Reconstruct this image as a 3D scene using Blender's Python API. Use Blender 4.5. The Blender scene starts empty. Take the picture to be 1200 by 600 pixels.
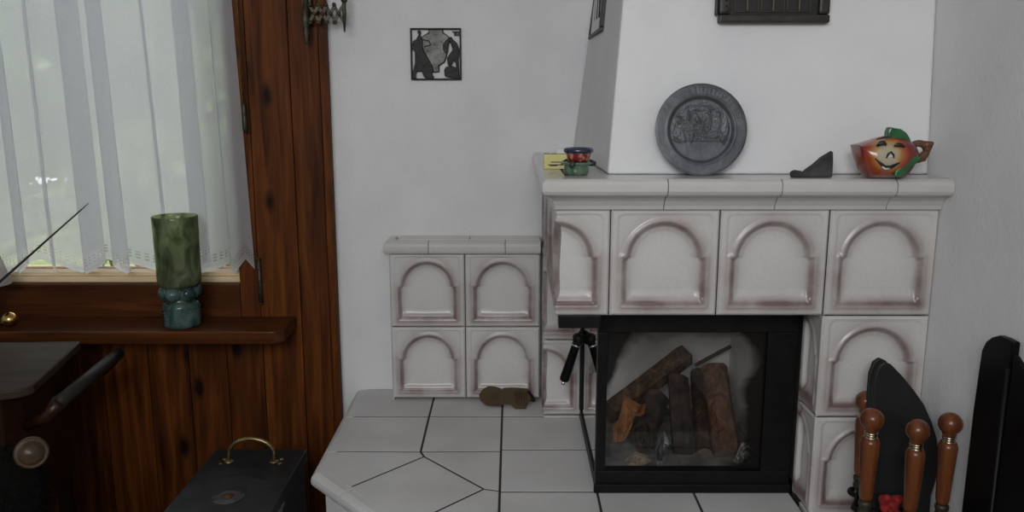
import bpy, bmesh, math, random
import numpy as np
from mathutils import Vector, Matrix
random.seed(7); rng = np.random.default_rng(7)
S = bpy.context.scene
COL = S.collection

# ------------------------------------------------------------------ camera, world, lights, exposure
FOC, PITCH, CAM = 965.4, 0.1868, (0.0, 0.0, 1.30)
cam_d = bpy.data.cameras.new('camera'); cam = bpy.data.objects.new('camera', cam_d); COL.objects.link(cam)
cam.location = CAM; cam.rotation_euler = (math.pi/2 - PITCH, 0, 0)
cam_d.sensor_width = 36; cam_d.lens = FOC/1200*36; cam_d.clip_start = .02
S.camera = cam
S.view_settings.view_transform = 'Standard'; S.view_settings.look = 'None'
S.view_settings.gamma = 1; S.view_settings.use_curve_mapping = False
S.view_settings.exposure = -0.48
W = bpy.data.worlds.new('sky'); S.world = W; W.use_nodes = True
bg = W.node_tree.nodes['Background']; bg.inputs[0].default_value = (.90, .95, 1, 1); bg.inputs[1].default_value = 4.9
def area(name, loc, target, sx, sy, power, col=(1, 1, 1)):
    d = bpy.data.lights.new(name, 'AREA'); d.shape = 'RECTANGLE'; d.size = sx; d.size_y = sy; d.energy = power; d.color = col
    o = bpy.data.objects.new(name, d); COL.objects.link(o); o.location = loc
    o.rotation_euler = (Vector(target) - Vector(loc)).to_track_quat('-Z', 'Y').to_euler(); return o
area('room_daylight', (-.50, -1.35, 2.08), (0.05, 2.0, 1.05), 1.6, .9, 66, (.975, .985, 1))
sun_d = bpy.data.lights.new('garden_sun', 'SUN'); sun_d.energy = 6; sun_d.angle = .01; sun_d.color = (1, .93, .8)
sun = bpy.data.objects.new('garden_sun', sun_d); COL.objects.link(sun); sun.location = (-1, 6, 6)
sun.rotation_euler = (math.radians(-28), math.radians(22), 0)

# ------------------------------------------------------------------ helpers
_p = PITCH
FW = np.array([0, math.cos(_p), -math.sin(_p)]); UP = np.array([0, math.sin(_p), math.cos(_p)])
def at(px, py, Y):
    """point of the room at depth Y that the calibrated lens sees at (px, py); used to take real positions off the photo"""
    d = FW + np.array([1, 0, 0])*(px-600)/FOC + UP*(300-py)/FOC
    return np.array(CAM) + d*Y/d[1]
def sstep(a, b, x):
    t = np.clip((x-a)/(b-a), 0, 1); return t*t*(3-2*t)

class MB:
    """collects geometry for one mesh (world coordinates)"""
    def __init__(s): s.v = []; s.f = []; s.sm = []; s.a = {}; s.n = 0
    def add(s, vs, fs, smooth=False, **attrs):
        vs = np.asarray(vs, float).reshape(-1, 3); k = s.n
        for nm, arr in attrs.items(): s.a.setdefault(nm, []).append((k, np.asarray(arr, float)))
        s.v.append(vs); s.n += len(vs)
        s.f += [tuple(int(i)+k for i in f) for f in fs]; s.sm += [smooth]*len(fs); return s
    def box(s, lo, hi):
        x0, y0, z0 = lo; x1, y1, z1 = hi
        return s.add([(x0,y0,z0),(x1,y0,z0),(x1,y1,z0),(x0,y1,z0),(x0,y0,z1),(x1,y0,z1),(x1,y1,z1),(x0,y1,z1)],
                     [(3,2,1,0),(4,5,6,7),(0,1,5,4),(1,2,6,5),(2,3,7,6),(3,0,4,7)])
    def cbox(s, lo, hi, b=.003):
        """box with chamfered vertical/horizontal edges"""
        bm = bmesh.new(); bmesh.ops.create_cube(bm, size=1)
        lo = Vector(lo); hi = Vector(hi)
        for v in bm.verts: v.co = Vector(((lo[i]+hi[i])/2 + v.co[i]*(hi[i]-lo[i])) for i in range(3))
        bmesh.ops.bevel(bm, geom=bm.edges[:], offset=b, segments=2, profile=.6, affect='EDGES')
        return s.bm(bm)
    def bm(s, bm, smooth=False, M=None):
        bm.verts.ensure_lookup_table(); bm.verts.index_update()
        vs = [(M @ v.co if M else v.co)[:] for v in bm.verts]; fs = [[v.index for v in f.verts] for f in bm.faces]
        bm.free(); return s.add(vs, fs, smooth)
    def prism(s, pts, ext):
        """closed outline (list of 3D points) extruded by vector ext"""
        pts = np.asarray(pts, float); n = len(pts); ext = np.asarray(ext, float)
        nrm = np.zeros(3)
        for i in range(n): nrm += np.cross(pts[i], pts[(i+1) % n])
        if nrm @ ext > 0: pts = pts[::-1]
        vs = np.vstack([pts, pts+ext])
        return s.add(vs, [tuple(range(n)), tuple(range(2*n-1, n-1, -1))] + [((i+1) % n, i, n+i, n+(i+1) % n) for i in range(n)])
    def lathe(s, prof, o, axis=(0,0,1), seg=32, smooth=True, cap=True):
        ax = Vector(axis).normalized(); u = ax.orthogonal().normalized(); w = ax.cross(u); o = Vector(o)
        vs = []; fs = []
        for r, h in prof:
            for k in range(seg):
                t = 2*math.pi*k/seg; vs.append(o + ax*h + (u*math.cos(t)+w*math.sin(t))*r)
        m = len(prof)
        for i in range(m-1):
            for k in range(seg):
                k2 = (k+1) % seg; fs.append((i*seg+k, i*seg+k2, (i+1)*seg+k2, (i+1)*seg+k))
        if cap and prof[0][0] > 1e-6: fs.append(tuple(range(seg-1, -1, -1)))
        if cap and prof[-1][0] > 1e-6: fs.append(tuple(range((m-1)*seg, m*seg)))
        return s.add([v[:] for v in vs], fs, smooth)
    def tube(s, pts, r, seg=10, smooth=True, flat=1.0):
        pts = [Vector(p) for p in pts]; n = len(pts); rs = r if hasattr(r, '__len__') else [r]*n
        vs = []; fs = []; prev = None
        for i in range(n):
            t = (pts[min(i+1, n-1)] - pts[max(i-1, 0)]).normalized()
            u = t.orthogonal().normalized() if prev is None else (prev - t*prev.dot(t)).normalized()
            prev = u; w = t.cross(u)
            for k in range(seg):
                a = 2*math.pi*k/seg; vs.append(pts[i] + (u*math.cos(a)*flat + w*math.sin(a))*rs[i])
        for i in range(n-1):
            for k in range(seg):
                k2 = (k+1) % seg; fs.append((i*seg+k, i*seg+k2, (i+1)*seg+k2, (i+1)*seg+k))
        fs += [tuple(range(seg-1, -1, -1)), tuple(range((n-1)*seg, n*seg))]
        return s.add([v[:] for v in vs], fs, smooth)
    def sweep(s, path, prof, smooth=False):
        """profile [(outward, z)] carried along a plan path [(x, y, scale)], outward = right-hand side of travel, mitred, capped"""
        n = len(path); vs = []
        P = [Vector((q[0], q[1])) for q in path]
        for i in range(n):
            d0 = (P[i]-P[i-1]).normalized() if i else None
            d1 = (P[i+1]-P[i]).normalized() if i < n-1 else None
            n0 = Vector((d0.y, -d0.x)) if d0 else None; n1 = Vector((d1.y, -d1.x)) if d1 else None
            s0 = path[i-1][2] if i and len(path[i]) > 2 else 1; s1 = path[i][2] if len(path[i]) > 2 else 1
            if n0 is None: off = n1*s1
            elif n1 is None: off = n0*s0
            else:  # intersection of the two offset lines
                det = n0.x*n1.y - n0.y*n1.x
                off = n0*s0 if abs(det) < 1e-6 else Vector(((s0*n1.y - s1*n0.y)/det, (n0.x*s1 - n1.x*s0)/det))
            for o, z in prof: vs.append((P[i].x+off.x*o, P[i].y+off.y*o, z))
        m = len(prof); fs = []
        for i in range(n-1):
            for k in range(m):
                k2 = (k+1) % m; fs.append((i*m+k, i*m+k2, (i+1)*m+k2, (i+1)*m+k))
        fs += [tuple(range(m-1, -1, -1)), tuple(range((n-1)*m, n*m))]
        return s.add(vs, fs, smooth)

ORG = {}
def tag(o, label=None, cat=None, group=None, kind=None):
    if label: o['label'] = label
    if cat: o['category'] = cat
    if group: o['group'] = group
    if kind: o['kind'] = kind
    return o
def obj(name, mb, m, parent=None, org=None, bevel=0, autosmooth=False, weld=False):
    V = np.vstack(mb.v)
    if parent is not None: org = ORG[parent.name]
    elif org is None: org = ((V[:,0].min()+V[:,0].max())/2, (V[:,1].min()+V[:,1].max())/2, V[:,2].min())
    org = np.asarray(org, float)
    me = bpy.data.meshes.new(name); me.from_pydata((V-org).tolist(), [], mb.f); me.update()
    me.polygons.foreach_set('use_smooth', mb.sm)
    for nm, parts in mb.a.items():
        arr = np.zeros(len(V))
        for k, p in parts: arr[k:k+len(p)] = p
        at_ = me.attributes.new(nm, 'FLOAT', 'POINT'); at_.data.foreach_set('value', arr.astype(np.float32))
    bm = bmesh.new(); bm.from_mesh(me)
    if weld: bmesh.ops.remove_doubles(bm, verts=bm.verts[:], dist=1e-5)
    bmesh.ops.recalc_face_normals(bm, faces=bm.faces[:]); bm.to_mesh(me); bm.free()
    o = bpy.data.objects.new(name, me); COL.objects.link(o)
    me.materials.append(m)
    if parent is not None: o.parent = parent
    else: o.location = org
    ORG[o.name] = org
    if bevel:
        b = o.modifiers.new('bevel', 'BEVEL'); b.width = bevel; b.segments = 2; b.limit_method = 'ANGLE'; b.angle_limit = math.radians(35)
    if autosmooth: me.polygons.foreach_set('use_smooth', [True]*len(me.polygons))
    return o
def thing(name, loc, label=None, cat=None, group=None, kind=None):
    o = bpy.data.objects.new(name, None); COL.objects.link(o); o.location = loc; o.empty_display_size = .05
    ORG[o.name] = np.asarray(loc, float); return tag(o, label, cat, group, kind)
def copy_tree(o, parent=None):
    c = o.copy(); COL.objects.link(c)
    if parent: c.parent = parent
    ORG[c.name] = ORG[o.name]
    for ch in list(o.children): copy_tree(ch, c)
    return c

# ------------------------------------------------------------------ materials
def newmat(name):
    m = bpy.data.materials.new(name); m.use_nodes = True; nt = m.node_tree
    return m, nt, nt.nodes['Principled BSDF'], nt.nodes['Material Output']
def N(nt, typ, **kw):
    n = nt.nodes.new(typ)
    for k, v in kw.items():
        if k.startswith('i_'): n.inputs[k[2:].replace('_', ' ')].default_value = v
        else: setattr(n, k, v)
    return n
def ramp(nt, fac, stops):
    r = nt.nodes.new('ShaderNodeValToRGB'); e = r.color_ramp.elements
    while len(e) < len(stops): e.new(.5)
    for el, (p, c) in zip(e, stops): el.position = p; el.color = (*c, 1) if len(c) == 3 else c
    nt.links.new(fac, r.inputs[0]); return r.outputs[0]
def coords(nt, scale=(1,1,1), island=False, which='Object'):
    tc = nt.nodes.new('ShaderNodeTexCoord'); mp = nt.nodes.new('ShaderNodeMapping'); mp.inputs['Scale'].default_value = scale
    nt.links.new(tc.outputs[which], mp.inputs[0])
    if not island: return mp.outputs[0]
    g = nt.nodes.new('ShaderNodeNewGeometry'); ad = N(nt, 'ShaderNodeVectorMath', operation='MULTIPLY_ADD')
    cb = nt.nodes.new('ShaderNodeCombineXYZ')
    for i in range(3): nt.links.new(g.outputs['Random Per Island'], cb.inputs[i])
    nt.links.new(cb.outputs[0], ad.inputs[0]); ad.inputs[1].default_value = (17, 31, 23); nt.links.new(mp.outputs[0], ad.inputs[2])
    return ad.outputs[0]
def plain(name, col, rough=.5, metal=0, col2=None, nscale=20, bump=0, bscale=60, coat=0, spec=.5, lo=.35, hi=.65, stretch=(1,1,1), detail=5):
    m, nt, b, out = newmat(name); L = nt.links
    b.inputs['Base Color'].default_value = (*col, 1); b.inputs['Roughness'].default_value = rough; b.inputs['Metallic'].default_value = metal
    b.inputs['Coat Weight'].default_value = coat; b.inputs['Coat Roughness'].default_value = .08; b.inputs['Specular IOR Level'].default_value = spec
    if col2 is not None:
        n = N(nt, 'ShaderNodeTexNoise', i_Scale=nscale, i_Detail=detail); L.new(coords(nt, stretch), n.inputs['Vector'])
        L.new(ramp(nt, n.outputs[0], [(lo, col), (hi, col2)]), b.inputs['Base Color'])
    if bump:
        n = N(nt, 'ShaderNodeTexNoise', i_Scale=bscale, i_Detail=4); L.new(coords(nt, stretch), n.inputs['Vector'])
        bp = N(nt, 'ShaderNodeBump', i_Strength=bump, i_Distance=.004); L.new(n.outputs[0], bp.inputs['Height']); L.new(bp.outputs[0], b.inputs['Normal'])
    return m
def wood(name, dark, mid, light, scale, rough=.35, coat=.3, knots=0, var=.35):
    m, nt, b, out = newmat(name); L = nt.links
    v = coords(nt, scale, island=True)
    n = N(nt, 'ShaderNodeTexNoise', i_Scale=1.0, i_Detail=7, i_Roughness=.6, i_Distortion=.5); L.new(v, n.inputs['Vector'])
    c = ramp(nt, n.outputs[0], [(.3, dark), (.5, mid), (.72, light)])
    g = nt.nodes.new('ShaderNodeNewGeometry')
    hs = N(nt, 'ShaderNodeHueSaturation'); mr = N(nt, 'ShaderNodeMapRange'); mr.inputs['To Min'].default_value = 1-var; mr.inputs['To Max'].default_value = 1+var
    L.new(g.outputs['Random Per Island'], mr.inputs[0]); L.new(mr.outputs[0], hs.inputs['Value']); L.new(c, hs.inputs['Color'])
    col = hs.outputs[0]
    if knots:
        k = N(nt, 'ShaderNodeTexVoronoi', i_Scale=1.0); L.new(coords(nt, (9, 9, 4.2), island=True), k.inputs['Vector'])
        kf = ramp(nt, k.outputs['Distance'], [(.08, (1,1,1)), (.2, (0,0,0))])
        mx = N(nt, 'ShaderNodeMix', data_type='RGBA'); L.new(kf, mx.inputs[0]); L.new(col, mx.inputs[6]); mx.inputs[7].default_value = (*[q*.35 for q in dark], 1)
        col = mx.outputs[2]
    L.new(col, b.inputs['Base Color']); b.inputs['Roughness'].default_value = rough; b.inputs['Coat Weight'].default_value = coat; b.inputs['Coat Roughness'].default_value = .25; b.inputs['Specular IOR Level'].default_value = .13
    bp = N(nt, 'ShaderNodeBump', i_Strength=.25, i_Distance=.001); L.new(n.outputs[0], bp.inputs['Height']); L.new(bp.outputs[0], b.inputs['Normal'])
    return m
def glazed(name, base, stain, rough=.3):
    """cream ceramic whose purple-brown glaze pools along the moulded arch (attribute 'glaze')"""
    m, nt, b, out = newmat(name); L = nt.links
    a = N(nt, 'ShaderNodeAttribute', attribute_name='glaze')
    n = N(nt, 'ShaderNodeTexNoise', i_Scale=14, i_Detail=4); L.new(coords(nt), n.inputs['Vector'])
    mr = N(nt, 'ShaderNodeMapRange'); mr.inputs['From Min'].default_value = .3; mr.inputs['From Max'].default_value = .7; mr.inputs['To Min'].default_value = .55; mr.inputs['To Max'].default_value = 1.25
    L.new(n.outputs[0], mr.inputs[0])
    mul = N(nt, 'ShaderNodeMath', operation='MULTIPLY', use_clamp=True); L.new(a.outputs['Fac'], mul.inputs[0]); L.new(mr.outputs[0], mul.inputs[1])
    mx = N(nt, 'ShaderNodeMix', data_type='RGBA'); L.new(mul.outputs[0], mx.inputs[0]); mx.inputs[6].default_value = (*base, 1); mx.inputs[7].default_value = (*stain, 1)
    n2 = N(nt, 'ShaderNodeTexNoise', i_Scale=160, i_Detail=3); L.new(coords(nt), n2.inputs['Vector'])
    m2 = N(nt, 'ShaderNodeMix', data_type='RGBA', blend_type='MULTIPLY'); m2.inputs[0].default_value = 1; L.new(mx.outputs[2], m2.inputs[6])
    L.new(ramp(nt, n2.outputs[0], [(.35, (.955,.955,.955)), (.6, (1,1,1))]), m2.inputs[7])
    L.new(m2.outputs[2], b.inputs['Base Color']); b.inputs['Roughness'].default_value = rough; b.inputs['Coat Weight'].default_value = .12
    return m
def glass_mat(name, tint=(1,1,1), refl=1.0, soot=None):
    m, nt, b, out = newmat(name); L = nt.links; nt.nodes.remove(b)
    t = N(nt, 'ShaderNodeBsdfTransparent'); t.inputs[0].default_value = (*tint, 1)
    g = N(nt, 'ShaderNodeBsdfGlossy'); g.inputs['Roughness'].default_value = .01
    fr = N(nt, 'ShaderNodeFresnel', i_IOR=1.5); mx = N(nt, 'ShaderNodeMixShader')
    L.new(fr.outputs[0], mx.inputs[0]); L.new(t.outputs[0], mx.inputs[1]); L.new(g.outputs[0], mx.inputs[2])
    res = mx.outputs[0]
    if soot:
        a = N(nt, 'ShaderNodeAttribute', attribute_name='soot')
        n = N(nt, 'ShaderNodeTexNoise', i_Scale=11, i_Detail=6, i_Distortion=.4); L.new(coords(nt), n.inputs['Vector'])
        ad = N(nt, 'ShaderNodeMath', operation='ADD'); L.new(a.outputs['Fac'], ad.inputs[0]); L.new(n.outputs[0], ad.inputs[1])
        f = ramp(nt, ad.outputs[0], [(.70, (.02,.02,.02)), (1.0, (.95,.95,.95))])
        df = N(nt, 'ShaderNodeBsdfDiffuse'); df.inputs[0].default_value = (*soot, 1)
        m2 = N(nt, 'ShaderNodeMixShader'); L.new(f, m2.inputs[0]); L.new(res, m2.inputs[1]); L.new(df.outputs[0], m2.inputs[2]); res = m2.outputs[0]
    L.new(res, out.inputs[0]); return m

M = {}
M['plaster'] = plain('white_plaster', (.66,.66,.67), .9, col2=(.72,.72,.72), nscale=5, bump=.35, bscale=110, spec=.2)
M['plaster_c'] = plain('chimney_plaster', (.68,.68,.69), .9, col2=(.74,.74,.74), nscale=4, bump=.3, bscale=90, spec=.2)
M['ceil'] = plain('ceiling_paint', (.7,.7,.68), .9)
M['floorw'] = wood('floor_wood', (.02,.01,.006), (.045,.022,.012), (.07,.035,.02), (3, 30, 30))
M['panel'] = wood('varnished_pine', (.024,.0060,.0010), (.084,.0222,.0031), (.168,.052,.0074), (38, 38, 2.6), .55, 0, knots=1)
M['panel_h'] = wood('varnished_pine_rail', (.020,.0056,.0015), (.060,.017,.0040), (.11,.034,.008), (2.6, 38, 38), .45, .08)
M['sill'] = wood('sill_pine', (.026,.0075,.002), (.075,.022,.005), (.13,.042,.010), (2.6, 38, 38), .38, .2)
M['pale'] = wood('sunlit_outer_sill', (.66,.50,.30), (.72,.56,.36), (.78,.64,.44), (3, 40, 40), .6, 0, var=.05)  # sunlight on the ledge is put into its pale wood colour
M['tile'] = glazed('cream_glazed_tile', (.595,.58,.56), (.175,.112,.106))
M['mantel'] = plain('cream_glazed_cap', (.57,.56,.54), .25, col2=(.52,.505,.48), nscale=7, coat=.3, bump=.04, bscale=12)
M['grout'] = plain('grout', (.10,.085,.075), .95, col2=(.17,.15,.13), nscale=30)
M['hearth'] = plain('grey_stone_tile', (.52,.51,.505), .45, col2=(.60,.59,.585), nscale=5, bump=.12, bscale=170, detail=8, spec=.4)
M['hgrout'] = plain('dark_grout', (.035,.03,.028), .95)
M['black'] = plain('black_metal', (.0035,.0035,.004), .45, 0, col2=(.007,.007,.007), nscale=30, spec=.2)
M['blackg'] = plain('gloss_black', (.003,.003,.003), .35, 0, spec=.12)
M['iron'] = plain('cast_iron', (.022,.021,.02), .5, .6, col2=(.05,.047,.044), nscale=40, bump=.3, bscale=80)
M['irond'] = plain('black_iron', (.007,.007,.007), .5, .2, col2=(.018,.017,.016), nscale=60, bump=.5, bscale=70, spec=.3)
M['liner'] = plain('chamotte_liner', (.58,.56,.535), .95, col2=(.42,.40,.38), nscale=7, bump=.2, bscale=60)
M['pewter'] = plain('pewter', (.065,.069,.077), .45, .35, col2=(.115,.12,.13), nscale=24, bump=.25, bscale=120)
M['brass'] = plain('old_brass', (.30,.22,.10), .32, .9, col2=(.16,.115,.05), nscale=30)
M['brassd'] = plain('dark_brass', (.035,.032,.020), .5, .55, col2=(.075,.066,.042), nscale=70)
M['ring'] = plain('bright_brass_ring', (.55,.47,.33), .22, 1)
M['chrome'] = plain('chrome', (.6,.6,.58), .18, 1)
M['oak'] = wood('turned_wood', (.07,.020,.007), (.14,.043,.014), (.21,.072,.024), (30, 30, 5), .22, .5, var=.08)
M['knob'] = wood('pale_turned_wood', (.035,.021,.012), (.055,.035,.02), (.08,.052,.03), (30, 30, 30), .35, .2, var=.05)
M['dwood'] = wood('dark_table_wood', (.026,.018,.012), (.042,.030,.021), (.06,.044,.032), (5, 26, 26), .6, 0, var=.1)
M['dred'] = wood('dark_red_wood', (.012,.004,.002), (.022,.008,.004), (.035,.013,.006), (20, 20, 3), .4, .2)
M['leather'] = plain('black_leather', (.005,.005,.0055), .6, col2=(.010,.010,.011), nscale=18, bump=.3, bscale=50)
M['boxb'] = plain('black_painted_wood', (.006,.0065,.0075), .5, col2=(.015,.016,.018), nscale=26, bump=.15, bscale=60, spec=.35)

# ------------------------------------------------------------------ dimensions (metres)
YW, YWOOD = 2.437, 2.407          # plaster wall / face of the pine panelling
YF, YB, YS = 1.637, 2.205, 2.339  # hood+pillar front, recessed body front, low block front
XL, XR = .0883, .858              # left face of the stove / right wall
T = .22; Z0, Z1, Z2, Z3 = 1.0853, .8653, .6453, .4253
ZH = .419; ZM = 1.15
XWOOD = -.5255

# ------------------------------------------------------------------ the room
def struct(name, mb, m, **k): return tag(obj(name, mb, m, **k), kind='structure')
struct('floor', MB().box((-2.6,-1.9,-.05), (XR+.1, YW+.15, 0)), M['floorw'])
struct('ceiling', MB().box((-2.6,-1.9,2.45), (XR+.1, YW+.15, 2.52)), M['ceil'])
struct('wall_right', MB().box((XR,-1.9,0), (XR+.1, YW+.15, 2.45)), M['plaster'])
struct('wall_left', MB().box((-2.6,-1.9,0), (-2.5, YW+.15, 2.45)), M['plaster'])
struct('wall_rear', MB().box((-2.5,-1.9,0), (XR,-1.8,2.45)), M['plaster'])
WX0, WX1, WZ0, WZ1 = -2.1, -.815, .788, 2.1       # window opening
wb = MB().box((WX1+.0, YW, 0), (XR, YW+.14, 2.45)).box((-2.5, YW, 0), (WX0, YW+.14, 2.45))
wb.box((WX0, YW, 0), (WX1, YW+.14, .70)).box((WX0, YW, WZ1+.08), (WX1, YW+.14, 2.45))
struct('wall_back', wb, M['plaster'])
# pine panelling: boards right of the window and below it
bd = MB()
edges = [-.757, -.635, -.549, -.5255]
for a, b in zip(edges[:-1], edges[1:]):
    bd.cbox((a+.0008, YWOOD, 0), (b-.0008, YW-.001, 2.45), .003)
xs = [-2.5, -2.36, -2.21, -2.04, -1.88, -1.715, -1.56, -1.395, -1.25, -1.11, -.985, -.868, -.757]
for a, b in zip(xs[:-1], xs[1:]):
    bd.cbox((a+.0008, YWOOD, 0), (b-.0008, YW-.001, .60), .003)
struct('trim_1', bd, M['panel'])
struct('trim_2', MB().cbox((XWOOD-.022, YWOOD-.008, 0), (XWOOD+.001, YWOOD-.0005, 2.45), .003), M['panel'])
# window
win = thing('window_1', (-1.45, YW, .6), kind='structure')
fr = MB()
fr.cbox((WX1, YWOOD, .60), (-.7575, YW+.10, 2.2), .004)
fr.cbox((WX0-.06, YWOOD, .60), (WX0, YW+.10, 2.2), .004)
fr.cbox((WX0+.001, YWOOD, WZ1), (WX1-.001, YW+.10, 2.2), .004)
obj('window_frame', fr, M['panel'], win)
obj('bottom_rail', MB().cbox((WX0+.001, YWOOD, .60), (WX1-.001, YW+.02, .759), .004), M['panel_h'], win)
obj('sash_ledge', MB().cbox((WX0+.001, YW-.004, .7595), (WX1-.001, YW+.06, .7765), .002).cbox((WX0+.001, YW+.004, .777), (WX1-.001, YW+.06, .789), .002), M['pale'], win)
obj('sash', MB().cbox((WX0+.001, YW+.062, .76), (WX1-.001, YW+.095, .789), .003).cbox((WX0+.001, YW+.062, .8005), (WX0+.05, YW+.095, WZ1-.001), .003).cbox((WX1-.04, YW+.062, .8005), (WX1-.001, YW+.095, WZ1-.001), .003), M['panel'], win)
obj('pane', MB().box((WX0+.05, YW+.076, .80), (WX1-.04, YW+.080, WZ1)), glass_mat('window_glass'), win)
si = []
for k in range(9):
    a = math.pi/2*k/8; si.append((-.685+.035*math.sin(a), 2.275-.035*math.cos(a)))
out = [(-2.45, YWOOD-.0005), (-2.45, 2.24)] + si + [(-.65, YWOOD-.0005)]
obj('window_sill', MB().prism([(x, y, .622) for x, y in out], (0, 0, .038)), M['sill'], win, bevel=.004)
hg = MB().tube([(-.752, YWOOD-.007, .70), (-.752, YWOOD-.007, .84)], .006, 10)
for z in (.70, .735, .77, .805, .835): hg.lathe([(.0072, 0), (.0072, .004)], (-.752, YWOOD-.007, z), seg=10)
obj('hinge', hg, M['brassd'], win)

# chimney breast (tapering plaster hood above the mantel)
def hood_pt(z):
    t = (z-ZM)/.35; tb = (z-1.138)/.442
    return [(.197+.027*t, 1.70+.03*t, z), (XR, 1.70+.03*t, z), (XR, YW, z), (.176+.059*tb, YW, z)]
lo, hi = hood_pt(ZM), hood_pt(2.45)
cb_ = MB().add(lo+hi, [(3,2,1,0),(4,5,6,7),(0,1,5,4),(1,2,6,5),(2,3,7,6),(3,0,4,7)])
struct('wall_chimney_breast', cb_, M['plaster_c'], bevel=.006)

# ------------------------------------------------------------------ stove tiles with a moulded arch
def tile_height(u, v):
    """relief and glaze of one 22 cm tile; u, v measured from its centre"""
    R, cz = .0765, .0075
    zs, bx, z0 = .0115, .0845, -.088             # springing line, jamb half width, foot of the niche
    dc = np.hypot(u, v-cz) - R; au = np.abs(u)
    up = np.minimum(dc, np.hypot(np.maximum(au-bx, 0), np.maximum(v-zs, 0)))     # above the springing: arch, or the shoulder below
    lowi = np.maximum(au-bx, z0-v)
    lowi = np.where(au > .074, np.maximum(lowi, np.minimum(v-zs, 0) - np.maximum(.0765-au, 0)), lowi)
    q0_, q1_ = np.maximum(au-bx, 0), np.maximum(z0-v, 0)
    low = np.where((au > bx) & (v < z0), np.hypot(q0_, q1_), lowi)
    d = np.where(v > zs, up, low)
    h = -.0105*sstep(.0, -.0125, d) + .0036*np.exp(-((d-.0035)/.0042)**2)
    h += .0018*np.exp(-((d+.0135)/.0035)**2)*(d < .004)                 # inner bead
    sill = sstep(.034, .004, v-z0) * (d < 0)
    h += .0055*sill*sstep(0, -.006, d) + .0016*np.exp(-((v-z0-.011)/.0025)**2)*(d < -.004)
    # bulging centre
    h += .0035*np.exp(-((u/.05)**2+((v+.02)/.055)**2))
    # thin rounded border line near the edge
    bxx = .0945; r = .014; q0 = np.abs(u)-(bxx-r); q1 = np.abs(v-.002)-(.0985-r)
    de = np.hypot(np.maximum(q0, 0), np.maximum(q1, 0)) + np.minimum(np.maximum(q0, q1), 0) - r
    h += -.0016*sstep(.0012, -.0012, de)
    e = np.minimum(.1088-np.abs(u), .1088-np.abs(v))
    h -= .0045*(1-sstep(-.0006, .0045, e))
    gl = .44*np.exp(-((d+.004)/.0065)**2) + .48*np.exp(-((d+.002)/.021)**2) + .12*np.exp(-(de/.0022)**2)
    gl *= .85+.20*sstep(.03, -.06, v)*(d > -.02) 
    gl += .08*np.exp(-((v-z0-.003)/.006)**2)*(np.abs(u) < .088)
    gl += .05*(d > .004) + .10*(1-sstep(0, .004, e))
    return h, np.clip(gl, 0, 1)
def lines(a, b, n=84):
    e = .1088; base = list(np.linspace(a, b, n))
    for s_ in (-e, e):
        for q in (.0004, .0012, .0022, .0034, .0048): 
            x = s_ + (q if s_ < 0 else -q)
            if a <= x <= b: base.append(x)
    return np.unique(np.round(base, 6))
def tile(mb, c, U, Nn, u0=-.1088, u1=.1088, n=84, corner=None, flat=0):
    """c centre, U along, Nn outward normal; with corner=(U2,N2) the strip u<0 turns round the corner"""
    us = lines(u0, u1, n); vs = lines(-.1088, .1088, n)
    uu, vv = np.meshgrid(us, vs, indexing='ij'); h, g = tile_height(uu, vv)
    if flat: h = h*sstep(flat*.5, flat, uu); g = np.clip(g*1.25 + .55*np.exp(-((uu-flat)/.004)**2), 0, 1)
    U = np.array(U, float); Nn = np.array(Nn, float); Vv = np.array([0, 0, 1.0]); c = np.array(c, float)
    P = c + uu[..., None]*U + vv[..., None]*Vv; nn = np.broadcast_to(Nn, P.shape).copy()
    if corner:
        U2 = np.array(corner[0], float); N2 = np.array(corner[1], float)
        neg = uu < 0
        P[neg] = (c + np.abs(uu)[..., None]*U2 + vv[..., None]*Vv)[neg]; nn[neg] = N2
        w = np.clip(1-np.abs(uu)/.016, 0, 1)[..., None]
        nn = nn + w*((Nn+N2)-nn)
    P = P + h[..., None]*nn
    a, b = uu.shape; idx = np.arange(a*b).reshape(a, b)
    f = np.stack([idx[:-1,:-1], idx[1:,:-1], idx[1:,1:], idx[:-1,1:]], -1).reshape(-1, 4)
    mb.add(P.reshape(-1, 3), f.tolist(), True, glaze=g.reshape(-1))

FRT, LFT = (0, -1, 0), (-1, 0, 0)
stove = thing('tiled_stove', (.47, 2.0, 0), 'large cream tiled stove with arched relief tiles, stepped mantel shelf and glazed firebox under it', 'stove')
zc = lambda k: Z0 - T*(k+.5)
hood = MB()
tile(hood, (XL, YF, zc(0)), (1,0,0), FRT, u0=-.1088, u1=.1088, n=110, corner=((0,1,0), LFT))
for k in range(3): tile(hood, (XL+T*(k+1), YF, zc(0)), (1,0,0), FRT)
for k in range(3): tile(hood, (XL, YF+T*(k+1), zc(0)), (0,-1,0), LFT, n=40)
obj('hood_tiles', hood, M['tile'], stove)
pil = MB()
XP = XL+2.5*T   # left edge of the right pillar
for r in (1, 2):
    tile(pil, (XL+3*T, YF, zc(r)), (1,0,0), FRT)
    tile(pil, (XP, YF+.1095, zc(r)), (0,-1,0), LFT, u0=0, u1=.1088, n=60, flat=.022)
obj('pillar_tiles', pil, M['tile'], stove)
bod = MB()
for r in (1, 2): tile(bod, (XL, YB, zc(r)), (1,0,0), FRT, n=90, corner=((0,1,0), LFT))
obj('body_tiles', bod, M['tile'], stove)
core = MB()
core.box((XL+.02, YF+.02, Z1+.004), (XR-.001, YW-.001, Z0))                    # behind the hood tiles
core.box((XP+.02, YF+.02, .0), (XR-.001, 1.80, Z1+.003))                        # behind the pillar
core.box((XL+.02, YB+.02, ZH+.001), (.66, YW-.001, Z1+.003))                    # behind the body
core.box((.66, 1.801, ZH+.001), (XR-.001, YW-.001, Z1+.003))                      # right of the firebox
obj('core', core, M['grout'], stove)
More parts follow.
